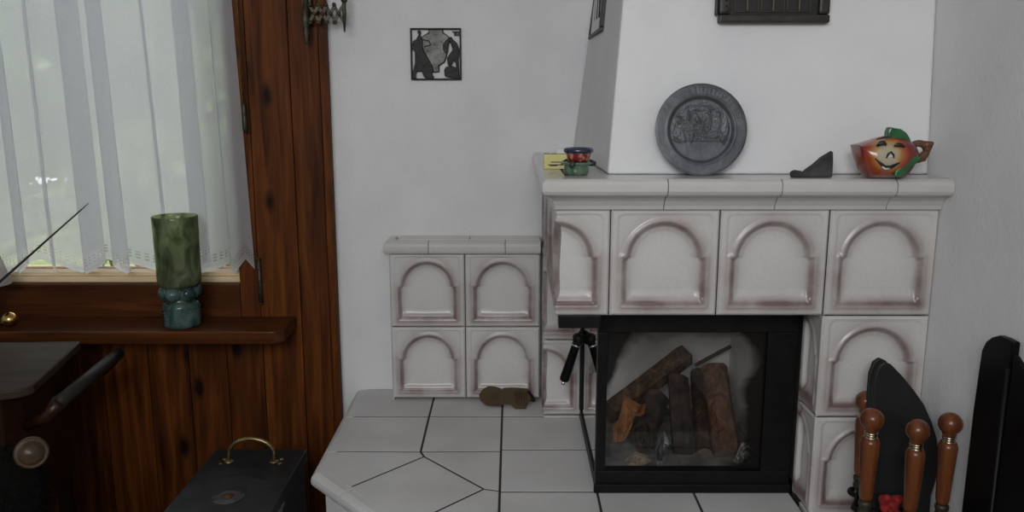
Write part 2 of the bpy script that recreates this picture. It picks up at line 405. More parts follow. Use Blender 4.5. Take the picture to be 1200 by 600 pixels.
obj('plinth', MB().cbox((XL+.001, YB-.004, ZH+.0005), (.189, YB+.006, Z3-.001), .001), M['mantel'], stove)
obj('pillar_foot', MB().cbox((XP+.0, YF-.001, .0), (XR-.002, 1.7, Z3-.002), .003), M['mantel'], stove)
# mantel: cove and rounded shelf, in glazed lengths
cove = [(-.004, Z0), (.004, Z0), (.006, Z0+.008), (.012, Z0+.018), (.021, Z0+.026), (.030, Z0+.0295), (-.004, Z0+.0295)]
nose = [(-.03, Z0+.030), (.036, Z0+.030), (.044, Z0+.034), (.0475, Z0+.041), (.0475, Z0+.053), (.044, Z0+.060), (.037, Z0+.0645), (.024, ZM), (-.03, ZM)]
joints = [.302, .523, .746]
def lengths(mb, prof, z_gap=.0012):
    xs_ = joints + [XR-.001]
    mb.sweep([(XL, YW-.001, .62), (XL, 2.12, .62)], prof)
    mb.sweep([(XL, 2.12-z_gap, .62), (XL, YF, 1), (xs_[0], YF, 1)], prof)
    for a, b in zip(xs_[:-1], xs_[1:]): mb.sweep([(a+z_gap, YF, 1), (b, YF, 1)], prof)
mant = obj('mantel', MB().box((XL+.03, YF+.03, Z0+.0301), (XR-.001, YW-.002, ZM-.0003)), M['mantel'], stove)
ms = MB(); lengths(ms, nose); obj('shelf_edge', ms, M['mantel'], mant, bevel=.0015)
mc = MB(); lengths(mc, cove); obj('cove_moulding', mc, M['mantel'], mant, bevel=.001)
obj('joint_filler', MB().sweep([(XL, YW-.002, .6), (XL, YF, 1), (XR-.002, YF, 1)], [(o-.0015 if o > 0 else o, z) for o, z in nose[:-2]]+[(.024, ZM-.001), (-.03, ZM-.001)]), M['grout'], mant)

# ------------------------------------------------------------------ firebox insert with front and side glass
XG = .190; YG = 1.751
ins = thing('firebox_insert', (.42, 1.95, ZH), 'black steel firebox insert with front and side glass panes under the tiled hood', 'firebox')
f_ = MB()
f_.cbox((XG, YG, ZH+.052), (XG+.022, YG+.028, .797), .002)
f_.cbox((.565, YG, ZH+.052), (.631, YG+.028, .797), .002)
f_.cbox((XG, YG, .7972), (.631, YG+.030, Z1-.001), .002)
f_.cbox((XG, YG, ZH+.0005), (.631, YG+.030, ZH+.0518), .002)
f_.cbox((XG-.004, YG-.006, ZH+.0005), (.634, YG-.0003, ZH+.022), .002)
obj('front_frame', f_, M['black'], ins)
sf = MB()
sf.cbox((XG, YG+.031, ZH+.0005), (XG+.02, YB-.012, ZH+.03), .002)
sf.cbox((XG, YG+.031, .84), (XG+.02, YB-.012, Z1-.001), .002)
sf.cbox((XG-.002, YB-.026, ZH+.031), (XG+.016, YB-.011, .8395), .002)
obj('side_frame', sf, M['black'], ins)
obj('lintel_plate', MB().cbox((XL+.008, YF+.012, Z1-.030), (XG-.006, YF+.05, Z1-.002), .002).cbox((XL+.008, YF+.051, Z1-.012), (XG-.006, YB-.02, Z1-.002), .002), M['black'], ins)
# sooty front pane: grid with a soot amount near its edges
gx = np.linspace(XG+.022, .565, 40); gz = np.linspace(ZH+.052, .797, 40); uu, zz = np.meshgrid(gx, gz, indexing='ij')
s0 = .62*sstep(.085, .02, (uu-gx[0]) + .42*(gz[-1]-zz)) + .25*sstep(.03, 0, uu-gx[0]) + .50*sstep(.045, 0, gz[-1]-zz)*.6 + .55*sstep(.075, .015, gx[-1]-uu) + .16*sstep(.03, 0, zz-gz[0])
idx = np.arange(1600).reshape(40, 40)
fp = MB().add(np.stack([uu, np.full_like(uu, YG+.014), zz], -1).reshape(-1, 3), np.stack([idx[:-1,:-1], idx[1:,:-1], idx[1:,1:], idx[:-1,1:]], -1).reshape(-1, 4).tolist(), soot=s0.reshape(-1))
obj('front_glass', fp, glass_mat('sooty_glass', soot=(.012,.011,.010)), ins)
obj('side_glass', MB().add([(XG+.004, YG+.03, ZH+.03), (XG+.004, YB-.026, ZH+.03), (XG+.004, YB-.026, .84), (XG+.004, YG+.03, .84)], [(0,1,2,3)]), glass_mat('side_glass'), ins)
ln = MB()
ln.cbox((XG+.022, YB-.022, ZH+.0345), (.630, YB-.002, Z1-.002), .002)
ln.cbox((.600, YG+.032, ZH+.0345), (.630, YB-.023, Z1-.002), .002)
obj('liner', ln, M['liner'], ins)
obj('ash_floor', MB().cbox((XG+.022, YG+.032, ZH+.031), (.599, YB-.023, ZH+.034), .0008), plain('ash_floor', (.20,.19,.18), .95, col2=(.09,.085,.08), nscale=25, bump=.6, bscale=45), ins)
hd = MB()
pa, pb = at(677.5, 397, 2.13), at(660.5, 447, 2.13)
hdir = (Vector(pb)-Vector(pa)).normalized(); hl = (Vector(pb)-Vector(pa)).length
hd.lathe([(.006, 0), (.010, .006), (.0115, .02), (.0125, hl*.6), (.0135, hl-.010), (.012, hl-.003), (.006, hl)], pa, hdir, 16)
hnd = obj('door_handle', hd, M['blackg'], ins)
obj('pivot', MB().lathe([(.013, 0), (.016, .005), (.016, .022), (.011, .028)], at(678, 403, 2.13), (0,0,1), 14).tube([at(678, 396, 2.13)+np.array([0,0,.004]), np.array([XG-.001, 2.17, at(678, 396, 2.13)[2]+.004])], .007, 10), M['black'], hnd)
obj('ferrule', MB().lathe([(.0126, 0), (.0132, .002), (.0126, .005)], Vector(pa)+hdir*.016, hdir, 16), M['chrome'], hnd)
obj('tip', MB().lathe([(.005, 0), (.0045, .010), (0, .011)], Vector(pa)+hdir*(hl-.001), hdir, 10), M['chrome'], hnd)

# ------------------------------------------------------------------ low tiled block left of the stove
blk = thing('tiled_block', (-.137, 2.39, ZH), 'low cream tiled block of four arched tiles with a tiled top, left of the stove', 'tiled block')
BX = -.357
bt = MB()
for i in range(2):
    for r in (1, 2): tile(bt, (BX+.11+T*i, YS, zc(r)), (1,0,0), FRT)
obj('arched_tiles', bt, M['tile'], blk)
obj('core', MB().box((BX+.005, YS+.02, ZH+.001), (XL-.007, YW-.001, Z1-.001)), M['grout'], blk)
obj('side_tiles', MB().cbox((BX+.0005, YS+.004, ZH+.001), (BX+.0049, YW-.001, Z1-.002), .001), M['mantel'], blk)
cp = MB()
capn = [(-.025, Z1), (.010, Z1), (.018, Z1+.004), (.021, Z1+.012), (.021, Z1+.022), (.017, Z1+.031), (.008, Z1+.036), (-.025, Z1+.037)]
cp.sweep([(BX, YW-.001, .6), (BX, YS, 1), (-.240, YS, 1)], capn)
cp.sweep([(-.2385, YS, 1), (-.02, YS, 1)], capn); cp.sweep([(-.0185, YS, 1), (XL-.006, YS, 1)], capn)
obj('cap_edge', cp, M['mantel'], blk, bevel=.001)
ct = MB()
for a, b in ((BX+.026, -.125), (-.1235, XL-.007)): ct.cbox((a, YS+.026, Z1+.001), (b, YW-.001, Z1+.0372), .0015)
obj('cap_tiles', ct, M['mantel'], blk)

# ------------------------------------------------------------------ hearth bench
hearth = thing('hearth_bench', (.1, 2.0, 0), 'raised hearth bench topped with grey square tiles and a rounded pale nosing', 'hearth')
g = .0029
def inset_poly(P, d):
    P = [Vector(p) for p in P]; n = len(P); outp = []
    ar = sum(P[i].x*P[(i+1)%n].y-P[(i+1)%n].x*P[i].y for i in range(n))
    if ar < 0: P = P[::-1]
    for i in range(n):
        d0 = (P[i]-P[i-1]).normalized(); d1 = (P[(i+1)%n]-P[i]).normalized()
        n0 = Vector((-d0.y, d0.x)); n1 = Vector((-d1.y, d1.x)); det = n0.x*n1.y-n0.y*n1.x
        o = n0*d if abs(det) < 1e-4 else Vector(((d*n1.y-d*n0.y)/det, (n0.x*d-n1.x*d)/det))
        outp.append(P[i]+o)
    return outp
IX = -.455
A_in = (IX, 1.861); J1 = (-.378, 1.774); J2 = (-.225, 1.5985); E_in = (-.0863, 1.44)
polys = [[(IX,YW-.003),(-.235,YW-.003),(-.235,2.211),(IX,2.211)], [(IX,2.211),(-.235,2.211),(-.233,1.972),(IX,1.975)],
         [(IX,1.975),(-.233,1.972),(-.221,1.944),J1,A_in],
         [(-.235,YW-.003),(-.028,YW-.003),(-.028,2.211),(-.235,2.211)], [(-.235,2.211),(-.028,2.211),(-.028,1.975),(-.233,1.972)],
         [(-.233,1.972),(-.028,1.975),(-.028,1.757),(-.065,1.768),(-.221,1.944)],
         [(-.221,1.944),(-.065,1.768),J2,J1], [(-.065,1.768),(-.028,1.757),(-.028,1.44),E_in,J2]]
cx = [-.028, .195, .415, .634]; cy = [YW-.003, 2.211, 1.985, 1.753, 1.53, 1.44]
for a, b in zip(cx[:-1], cx[1:]):
    for c, d in zip(cy[:-1], cy[1:]): polys.append([(a,c),(b,c),(b,d),(a,d)])
ht = MB()
for P in polys:
    q = inset_poly(P, g); ht.prism([(p.x, p.y, ZH-.03) for p in q], (0, 0, .03))
obj('top_tiles', ht, M['hearth'], hearth, bevel=.0009)
hn = MB()
npf = [(-.03, ZH-.034), (-.004, ZH-.034), (-.0005, ZH-.028), (0, ZH-.02), (-.002, ZH-.012), (-.008, ZH-.005), (-.017, ZH-.0012), (-.031, ZH-.0006), (-.040, ZH-.0006), (-.040, ZH-.034)][::-1]
OX = -.485; A = (OX, 1.850)
def ch(x): return (x, 1.85-.2*(x+.485)/.175)
segs = [[(OX, YW-.003), (OX, 2.2115)], [(OX, 2.2095), (OX, 1.976)], [(OX, 1.974), A, ch(-.397)], [ch(-.395), ch(-.246)], [ch(-.244), (-.10, 1.41), (.19, 1.41)], [(.192, 1.41), (.41, 1.41)], [(.412, 1.41), (.634, 1.41)]]
for sgm in segs: hn.sweep([(*p, 1) for p in sgm], [(-o, z) for o, z in npf]) if False else hn.sweep([(*p, 1) for p in sgm], npf)
obj('nosing', hn, M['hearth'], hearth, autosmooth=False, bevel=.001)
bed = [(OX+.034, YW-.002), (OX+.034, 1.866), (-.086, 1.444), (.633, 1.444), (.633, YW-.002)]
bed2 = [(OX+.013, YW-.002), (OX+.013, 1.855), (-.096, 1.424), (.633, 1.424), (.633, YW-.002)]
obj('grout_bed', MB().prism([(x, y, ZH-.032) for x, y in bed], (0, 0, .0312)).prism([(x, y, ZH-.033) for x, y in bed2], (0, 0, .024)), M['hgrout'], hearth)
base = [(OX+.03, YW-.002), (OX+.03, 1.868), (-.088, 1.445), (.632, 1.445), (.632, YW-.002)]
obj('base', MB().prism([(x, y, 0) for x, y in base], (0, 0, ZH-.0345)), M['plaster'], hearth)

# ------------------------------------------------------------------ sheer curtain
def curtain_mat():
    m, nt, b, out = newmat('sheer_white_curtain'); L = nt.links; nt.nodes.remove(b)
    d = N(nt, 'ShaderNodeBsdfDiffuse'); d.inputs[0].default_value = (.74,.75,.78,1)
    t = N(nt, 'ShaderNodeBsdfTranslucent'); t.inputs[0].default_value = (.80,.81,.825,1)
    mx = N(nt, 'ShaderNodeMixShader'); mx.inputs[0].default_value = .66; L.new(d.outputs[0], mx.inputs[1]); L.new(t.outputs[0], mx.inputs[2])
    tr = N(nt, 'ShaderNodeBsdfTransparent'); fin = N(nt, 'ShaderNodeMixShader')
    a = N(nt, 'ShaderNodeAttribute', attribute_name='cloth_u'); c = N(nt, 'ShaderNodeAttribute', attribute_name='cloth_v')
    def mth(op, x, y=None, z=None):
        n = N(nt, 'ShaderNodeMath', operation=op)
        for i, q in enumerate((x, y, z)):
            if q is None: continue
            if isinstance(q, (int, float)): n.inputs[i].default_value = q
            else: L.new(q, n.inputs[i])
        return n.outputs[0]
    u, v = a.outputs['Fac'], c.outputs['Fac']      # u in hem periods, v metres above the zigzag edge
    band = mth('LESS_THAN', v, .055)
    edge = mth('LESS_THAN', v, .007)
    # crochet band: small holes in diagonal rows with a solid zigzag line
    cu = mth('FRACT', mth('MULTIPLY', u, 12.0)); cv = mth('FRACT', mth('MULTIPLY', v, 110.0))
    hole = mth('MULTIPLY', mth('GREATER_THAN', cu, .45), mth('GREATER_THAN', cv, .45))
    row = mth('COMPARE', v, .032, .012)
    lace = mth('SUBTRACT', .80, mth('MULTIPLY', mth('MULTIPLY', hole, row), .40))
    base = N(nt, 'ShaderNodeTexNoise', i_Scale=1, i_Detail=2); L.new(coords(nt, (160, 160, 160)), base.inputs['Vector'])
    op0 = mth('ADD', mth('MULTIPLY', base.outputs[0], .10), .78)
    n2 = N(nt, 'ShaderNodeMix', data_type='FLOAT'); L.new(band, n2.inputs[0]); L.new(op0, n2.inputs[2]); L.new(lace, n2.inputs[3])
    n3 = N(nt, 'ShaderNodeMix', data_type='FLOAT'); L.new(edge, n3.inputs[0]); L.new(n2.outputs[0], n3.inputs[2]); n3.inputs[3].default_value = .9
    L.new(n3.outputs[0], fin.inputs[0]); L.new(tr.outputs[0], fin.inputs[1]); L.new(mx.outputs[0], fin.inputs[2])
    L.new(fin.outputs[0], out.inputs[0]); return m
YC = 2.391
def curtain():
    nu, nv = 900, 60; ztop, zhem = 2.129, .795
    L_ = 1.0; s = np.linspace(0, 1, nu)
    # fold phase with uneven pitch; the cloth doubles back on itself in the deeper folds
    ph = 2*np.pi*12*(s + .010*np.sin(2*np.pi*3.1*s+.6) + .012*np.sin(2*np.pi*5.3*s+2))
    dep = .55+.45*np.sin(2*np.pi*2.7*s+1.0)*np.sin(2*np.pi*4.4*s)
    t = np.linspace(0, 1, nv)[None, :]                      # 0 top, 1 hem
    S_ = s[:, None]; PH = ph[:, None] + .5*np.sin(3*S_*6+1)*(1-t); D = dep[:, None]
    xr = -.798 + .036*t; xl = -2.05
    X = xl + (xr-xl)*S_ + (.062+.006*t)*D*np.sin(PH)*np.clip((1-S_)*14, 0, 1)
    Y = YC + .0105*D*np.cos(PH) + .0025*np.sin(2.3*PH+1)
    hp = 19.0; u = S_*hp*np.ones_like(t)
    zig = np.abs(((u+.35) % 1.0)-.5)*2                      # 0..1
    edge = zhem + .043*zig
    Z = ztop + (edge-ztop)*(t*(.98+.02*t))
    Z = np.where(t >= .999, edge, Z)
    V = Z-edge
    idx = np.arange(nu*nv).reshape(nu, nv)
    f = np.stack([idx[:-1,:-1], idx[1:,:-1], idx[1:,1:], idx[:-1,1:]], -1).reshape(-1, 4)
    return MB().add(np.stack([X, Y, Z], -1).reshape(-1, 3), f.tolist(), True, cloth_u=u.reshape(-1), cloth_v=V.reshape(-1))
cu_ = tag(obj('sheer_curtain', curtain(), curtain_mat()), 'sheer white window curtain with folds and a zigzag lace hem', 'curtain')
rd = MB(); 
rd.tube([(-2.2, YC, 2.14), (-.72, YC, 2.14)], .009, 10).lathe([(0, 0), (.016, .008), (.016, .022), (0, .032)], (-.72, YC, 2.14), (1,0,0), 14)
rd.tube([(-.735, YC, 2.14), (-.735, YWOOD-.001, 2.14)], .006, 8)
tag(obj('curtain_rail', rd, M['brassd']), 'brass curtain rail above the window', 'curtain rail')
cd = thing('curtain_draw_rod', (-.764, 2.385, 1.2), 'thin brass curtain draw rod hanging beside the right curtain edge', 'draw rod')
obj('rod', MB().tube([(-.772, 2.393, 2.13), (-.764, 2.385, 1.29)], .0028, 8), M['brass'], cd)
obj('tassel_end', MB().lathe([(.003, 0), (.006, -.008), (.0065, -.03), (.005, -.036), (.0075, -.045), (.0075, -.075), (.003, -.085)], (-.764, 2.385, 1.292), seg=14), M['brassd'], cd)

# ------------------------------------------------------------------ scissor wall bracket
sb = thing('scissor_wall_bracket', (-.57, YWOOD, 1.45), 'aged brass scissor arm wall bracket at the top of the pine post', 'wall bracket')
yb = 2.372
bk = MB()
bk.tube([(-.572, yb, 1.50), (-.571, yb, 1.70)], .0065, 12)
bk.lathe([(0, 0), (.006, .006), (.004, .012), (.008, .024), (.009, .034), (.006, .046), (.0115, .058), (.0125, .070), (.008, .085), (.0065, .1)], (-.574, yb, 1.453), seg=16)
bk.cbox((-.584, yb+.009, 1.56), (-.560, YWOOD-.0005, 1.62), .002)
obj('mount', bk, M['brassd'], sb)
sc = MB(); nX = 4; x0, x1 = -.560, -.470; zb, zt = 1.512, 1.560; wdt = (x1-x0)/nX
for k in range(nX):
    a = x0+wdt*k
    for (za, zb_, yy) in ((zb, zt, yb-.004), (zt, zb, yb+.002)):
        p0, p1 = Vector((a-.003, yy, za)), Vector((a+wdt+.003, yy, zb_)); d = (p1-p0).normalized(); n_ = Vector((-d.z, 0, d.x))*.0042
        sc.prism([p0-n_, p1-n_, p1+n_, p0+n_], (0, .0045, 0))
    for zz in (zb, zt): sc.lathe([(.005, 0), (.006, .003), (.004, .014), (.004, .016)], (a, yb-.0075, zz), (0,1,0), 10)
    sc.lathe([(.0045, 0), (.0055, .002), (.004, .014)], (a+wdt/2, yb-.008, (zb+zt)/2), (0,1,0), 10)
obj('scissor_arm', sc, M['brassd'], sb)
obj('end_rod', MB().tube([(-.4665, yb, 1.487), (-.4655, yb, 1.535), (-.464, yb, 1.70)], [.002, .0055, .0055], 10).lathe([(.005, 0), (.009, .004), (.009, .012), (.005, .016)], (-.4645, yb, 1.565), seg=12), M['brassd'], sb)

# ------------------------------------------------------------------ cast openwork picture on the wall
ar = thing('openwork_picture', (-.2185, YW, 1.43), 'small square black cast-iron openwork picture of two workers hung on white wall', 'wall picture')
ax0, ax1, az0, az1 = -.291, -.1455, 1.3575, 1.5025
def ap(u, v, y=2.4285): return (ax0+(u-52)/(548-52)*(ax1-ax0), y, az1-(v-38)/(548-38)*(az1-az0))
fm = MB(); th = .0045
fm.box((ax0, 2.426, az0), (ax1, 2.4362, az0+th)); fm.box((ax0, 2.426, az1-th), (ax1, 2.4362, az1)); fm.box((ax0, 2.426, az0+th), (ax0+th, 2.4362, az1-th)); fm.box((ax1-th, 2.426, az0+th), (ax1, 2.4362, az1-th))
obj('border', fm, M['irond'], ar, bevel=.0008)
urn = [(232,48),(372,48),(376,82),(410,100),(440,130),(430,180),(420,260),(395,350),(385,375),(330,410),(335,470),(270,478),(258,420),(240,385),(205,320),(170,250),(155,180),(160,125),(195,98),(230,82)]
obj('vessel', MB().prism([ap(*q) for q in urn], (0, .008, 0)), plain('worn_iron', (.035,.034,.032), .4, .5, col2=(.10,.097,.09), nscale=22, bump=.5, bscale=60), ar, bevel=.0035)
lw = [(122,70),(150,60),(160,80),(150,100),(160,130),(175,160),(172,230),(190,270),(235,350),(272,420),(262,500),(276,512),(272,540),(215,535),(180,520),(160,462),(110,462),(100,500),(104,540),(62,540),(72,470),(95,380),(96,270),(66,240),(80,165),(110,150),(135,105)]
rw = [(432,132),(455,124),(470,150),(505,180),(530,250),(528,300),(520,340),(524,430),(530,540),(490,535),(385,512),(378,450),(398,420),(440,405),(470,412),(498,425),(490,370),(468,360),(452,402),(425,405),(415,400),(408,330),(465,250),(440,170),(425,190),(418,270),(392,285),(372,250),(370,200),(400,160)]
obj('left_worker', MB().prism([ap(*q, y=2.422) for q in lw], (0, .013, 0)), M['irond'], ar, bevel=.0015)
obj('right_worker', MB().prism([ap(*q, y=2.422) for q in rw], (0, .013, 0)), M['irond'], ar, bevel=.0015)
lt = MB()
for poly in ([(480,78),(508,78),(508,112),(480,112)], [(516,78),(528,78),(528,112),(510,112),(510,104),(516,104)], [(462,70),(534,70),(534,77),(462,77)]): lt.prism([ap(*q) for q in poly], (0, .007, 0))
obj('corner_letters', lt, M['irond'], ar)
gv = MB()
for a, b in (((165,150),(235,165)),((235,165),(250,205)),((250,205),(185,222))): gv.tube([ap(*a, y=2.4285), ap(*b, y=2.4285)], .0016, 6)
obj('raised_arm', gv, M['irond'], ar)

# ------------------------------------------------------------------ framed pieces on the chimney breast
def hoodY(z): return 1.70+.03*(z-ZM)/.35
tp = thing('carved_plaque', (.524, 1.70, 1.45), 'dark carved wooden plaque with three little windows, cut by top photo edge, on chimney front', 'wall plaque')
dk = plain('dark_carved_wood', (.010,.008,.007), .5, col2=(.026,.020,.015), nscale=60, bump=.3, bscale=70)
pr_ = [(0, 0), (.028, 0), (.026, .006), (.012, .016), (.006, .018), (0, .018)]
def yF(z): return hoodY(z)-.0008
tf = MB(); xa, xb, za, zb2 = .414, .635, 1.452, 1.66
yp = yF(za)-.022
tf.cbox((xa, yp, za), (xb, yF(za), za+.0165), .004); tf.cbox((xa, yp+.002, za+.017), (xa+.022, yF(za), zb2), .005); tf.cbox((xb-.022, yp+.002, za+.017), (xb, yF(za), zb2), .005)
tf.cbox((xa-.006, yp+.010, za+.016), (xa-.0002, yF(za), zb2), .002)
obj('frame', tf, dk, tp)
pn = MB().box((xa+.0222, yp+.012, za+.017), (xb-.0222, yF(za)+.003, zb2))
obj('back_panel', pn, plain('panel_black', (.008,.007,.006), .6), tp)
gold = plain('worn_gilding', (.085,.07,.04), .45, .5)
for k in range(3):
    w0 = xa+.033+.0520*k; w1 = w0+.046
    o = MB().tube([(w0, yp+.010, zb2-.004), (w0, yp+.010, za+.0255), (w0+.0035, yp+.010, za+.022), (w1, yp+.010, za+.022), (w1, yp+.010, zb2-.004)], .0011, 6)
    wi = obj('little_window', o, gold, tp)
    obj('mullion', MB().cbox((w0+.022, yp+.006, za+.0235), (w0+.0255, yp+.0118, zb2-.003), .001), gold, wi)
gl_ = MB()
for zz in (za+.0055, za+.0085, za+.0115): gl_.box((xa+.02, yp-.0006, zz), (xb-.02, yp+.0005, zz+.0007))
obj('bottom_lines', gl_, M['brassd'], tp)
orn = MB()
for k in range(5): orn.tube([(xa+.012, yp, za+.02+.022*k), (xa+.018, yp-.002, za+.028+.022*k), (xa+.012, yp, za+.034+.022*k)], .0016, 6)
obj('side_carving', orn, M['brassd'], tp)
# narrow plaque on the chimney's left flank
def flank(y, z):
    lo_, hi_ = hood_pt(z)[0], hood_pt(z)[3]; t = (y-lo_[1])/(hi_[1]-lo_[1]); return lo_[0]+t*(hi_[0]-lo_[0])
sp = thing('small_flank_plaque', (.215, 2.17, 1.46), 'narrow dark framed plaque seen edge-on on shaded left side of the chimney', 'wall plaque')
def fl(y, z, off): return (flank(y, z)-off, y, z)
pl = MB(); y0, y1, z0, z1 = 1.99, 2.28, 1.46, 1.72
def slab(y0, y1, z0, z1, o0, o1): 
    P = [fl(y0,z0,o0), fl(y1,z0,o0), fl(y1,z1,o0), fl(y0,z1,o0)]; Q = [fl(y0,z0,o1), fl(y1,z0,o1), fl(y1,z1,o1), fl(y0,z1,o1)]
    pl.add(P+Q, [(0,1,2,3),(7,6,5,4),(0,4,5,1),(1,5,6,2),(2,6,7,3),(3,7,4,0)])
for a in ((y0,y1,z0,z0+.009,0.001,.016),(y0,y1,z1-.012,z1,0.001,.016),(y0,y0+.03,z0+.0092,z1-.0122,0.001,.016),(y1-.03,y1,z0+.0092,z1-.0122,0.001,.016)): slab(*a)
obj('frame', pl, dk, sp, bevel=.002)
pl = MB(); slab(y0+.03,y1-.03,z0+.010,z1-.013,0.001,.006); obj('panel', pl, plain('grey_panel', (.06,.057,.05), .5, col2=(.015,.014,.012), nscale=40), sp)
pl = MB()
for k in range(4): pl.tube([fl(2.04+.05*k, z0+.04, .008), fl(2.06+.05*k, z0+.09, .010), fl(2.05+.05*k, z0+.15, .008)], .005, 6)
obj('relief', pl, dk, sp)

# ------------------------------------------------------------------ pewter plate leaning on the chimney
PR = .0925
pc = np.array([.380, 1.672, ZM+.0008+PR*.99]); lean = math.radians(9)
pax = Vector((0, -math.cos(lean), math.sin(lean))); pup = Vector((0, math.sin(lean), math.cos(lean)))
plate = thing('pewter_plate', (pc[0], pc[1], ZM), 'round grey pewter relief plate leaning on the chimney, on the mantel', 'plate')
r_ = np.concatenate([np.linspace(0, .060, 56), np.linspace(.0612, PR, 24)]); th_ = np.linspace(0, 2*np.pi, 181)[:-1]
rr, tt = np.meshgrid(r_, th_, indexing='ij')
hh = -.007 + .007*sstep(.0605, .0675, rr) - .0012*sstep(PR-.004, PR, rr) + .0012*np.exp(-((rr-.0695)/.0015)**2)
lx, lz = rr*np.cos(tt), rr*np.sin(tt); LX, LZ = lx, lz
def blob(cx_, cz_, a, b, rot=0, k=.0034):
    c_, s_ = math.cos(rot), math.sin(rot); x, z = lx-cx_*1.28, lz-cz_*1.2; a *= 1.12; b *= 1.12; X_ = (x*c_+z*s_)/a; Z_ = (-x*s_+z*c_)/b; k *= .8
    return k*np.exp(-(X_**2+Z_**2)**2)
rel = np.zeros_like(hh)
for q in [(-.020,.006,.016,.008,.3),(-.028,-.010,.004,.012,.3),(-.014,-.010,.004,.013,-.2),(-.033,.016,.006,.010,.9),(-.022,.022,.006,.010,0),(-.022,.034,.004,.004,0),(.012,.012,.006,.014,0),(.012,.030,.005,.005,0),(.026,.010,.006,.013,-.3),(.028,.026,.004,.004,0),(.022,-.008,.012,.006,.2),(.000,-.004,.008,.012,.4),(.040,.004,.005,.018,-.1),(.0,.036,.02,.005,0),(.034,-.014,.004,.010,.2),(-.040,-.016,.012,.003,-.5),(-.005,.018,.004,.012,.5)]: rel += blob(*q)
rel += .0012*np.exp(-((lz+.021)/.0018)**2)*(rr < .05)
rel += .0011*np.sin(lx*700+3*np.sin(lz*430))*np.sin(lz*640+2*np.sin(lx*510))*((rr < .056) & (lz > -.02))
lets = (.0010*(np.sin(tt*62) > -.2)*(np.sin(rr*1500+3*np.sin(tt*37)) > -.5))*((rr > .073) & (rr < .086))*((tt > .1) & (tt < 1.75))
hh = hh + rel*(rr < .058) + lets
ux = np.array([1, 0, 0]); P = pc + lx[..., None]*ux + lz[..., None]*np.array(pup) + hh[..., None]*np.array(pax)
a, b = rr.shape; idx = np.arange(a*b).reshape(a, b); idr = np.roll(idx, -1, 1)
f = np.stack([idx[:-1], idx[1:], idr[1:], idr[:-1]], -1).reshape(-1, 4)
pm = MB().add(P.reshape(-1, 3), f.tolist(), True)
obj('relief_face', pm, M['pewter'], plate, weld=True)
bk_ = MB().lathe([(PR, -.0015), (PR-.002, -.005), (.062, -.009), (.055, -.0125), (0, -.0125)], pc, pax, 90, cap=False)
obj('back', bk_, M['pewter'], plate)

# ------------------------------------------------------------------ stone, fruit-shaped jug, ashtrays, matchbox on the mantel
st = plain('black_stone', (.022,.022,.023), .85, col2=(.055,.054,.052), nscale=35, bump=.8, bscale=45)
so = [at(x, y, 1.625) for x, y in [(926,207),(925,201),(930,198),(938,199),(943,201),(950,195),(960,188),(968,181),(974,175),(977,177),(977,190),(976,207)]]
sm = MB().prism(so, (0, .034, 0))
for i in range(len(sm.v)):
    V = sm.v[i]; V[:, 2] = np.maximum(V[:, 2]-V[:, 2].min()+ZM+.0006, ZM+.0006)
    V[12:, 0] = V[12:, 0].mean() + (V[12:, 0]-V[12:, 0].mean())*.72; V[12:, 2] = ZM+.0006+(V[12:, 2]-ZM)*.7
stone = tag(obj('dark_stone', sm, st, bevel=.004), 'small black wedge-shaped stone on the mantel left of the fruit jug', 'stone')

K = .001705; JX, JY = 1040, 1.612
def jp(px, py, dy=0):
    p = np.array([.7340+(px-1040)*K, JY, ZM+.0006+(207.5-py)*K]); c = np.array(CAM); return c+(p-c)*(JY+dy)/JY
def face_mat():
    m, nt, b, out = newmat('painted_fruit_glaze'); L = nt.links
    tc = nt.nodes.new('ShaderNodeTexCoord'); mp = nt.nodes.new('ShaderNodeMapping')
    mp.inputs['Location'].default_value = (.014, 0, -.048); mp.inputs['Scale'].default_value = (1, .35, 1.05); L.new(tc.outputs['Object'], mp.inputs[0])
    ln_ = N(nt, 'ShaderNodeVectorMath', operation='LENGTH'); L.new(mp.outputs[0], ln_.inputs[0])
    n = N(nt, 'ShaderNodeTexNoise', i_Scale=35, i_Detail=3); L.new(tc.outputs['Object'], n.inputs['Vector'])
    ad = N(nt, 'ShaderNodeMath', operation='MULTIPLY_ADD'); L.new(n.outputs[0], ad.inputs[0]); ad.inputs[1].default_value = .014; L.new(ln_.outputs[1], ad.inputs[2])
    c = ramp(nt, ad.outputs[0], [(.030, (.42,.37,.27)), (.034, (.44,.30,.11)), (.041, (.36,.085,.018)), (.050, (.22,.018,.010)), (.066, (.11,.010,.008))])
    L.new(c, b.inputs['Base Color']); b.inputs['Roughness'].default_value = .25; b.inputs['Coat Weight'].default_value = .5; return m
jug = thing('fruit_shaped_jug', tuple(jp(1036, 207.5)), 'red and yellow fruit-shaped jug with a smiling face, green leaves and brown twig handle', 'jug')
top_l, bot = None, None
ol_u = [(1000,170),(1012,166),(1026,161),(1040,159),(1054,161),(1064,167),(1070,176),(1071,184)]
ol_d = [(1000.5,171),(1003,184),(1006,193),(1010,201),(1016,207),(1036,207.5),(1056,207.5),(1071,185)]
nn_, seg = 40, 36; tt = np.linspace(0, 1, nn_); vs = []
def samp(o, t):
    o = np.array(o, float); k = np.concatenate([[0], np.cumsum(np.hypot(*np.diff(o, axis=0).T))]); k /= k[-1]; return np.array([np.interp(t, k, o[:, 0]), np.interp(t, k, o[:, 1])]).T
ou, od = samp(ol_u, tt), samp(ol_d, tt)
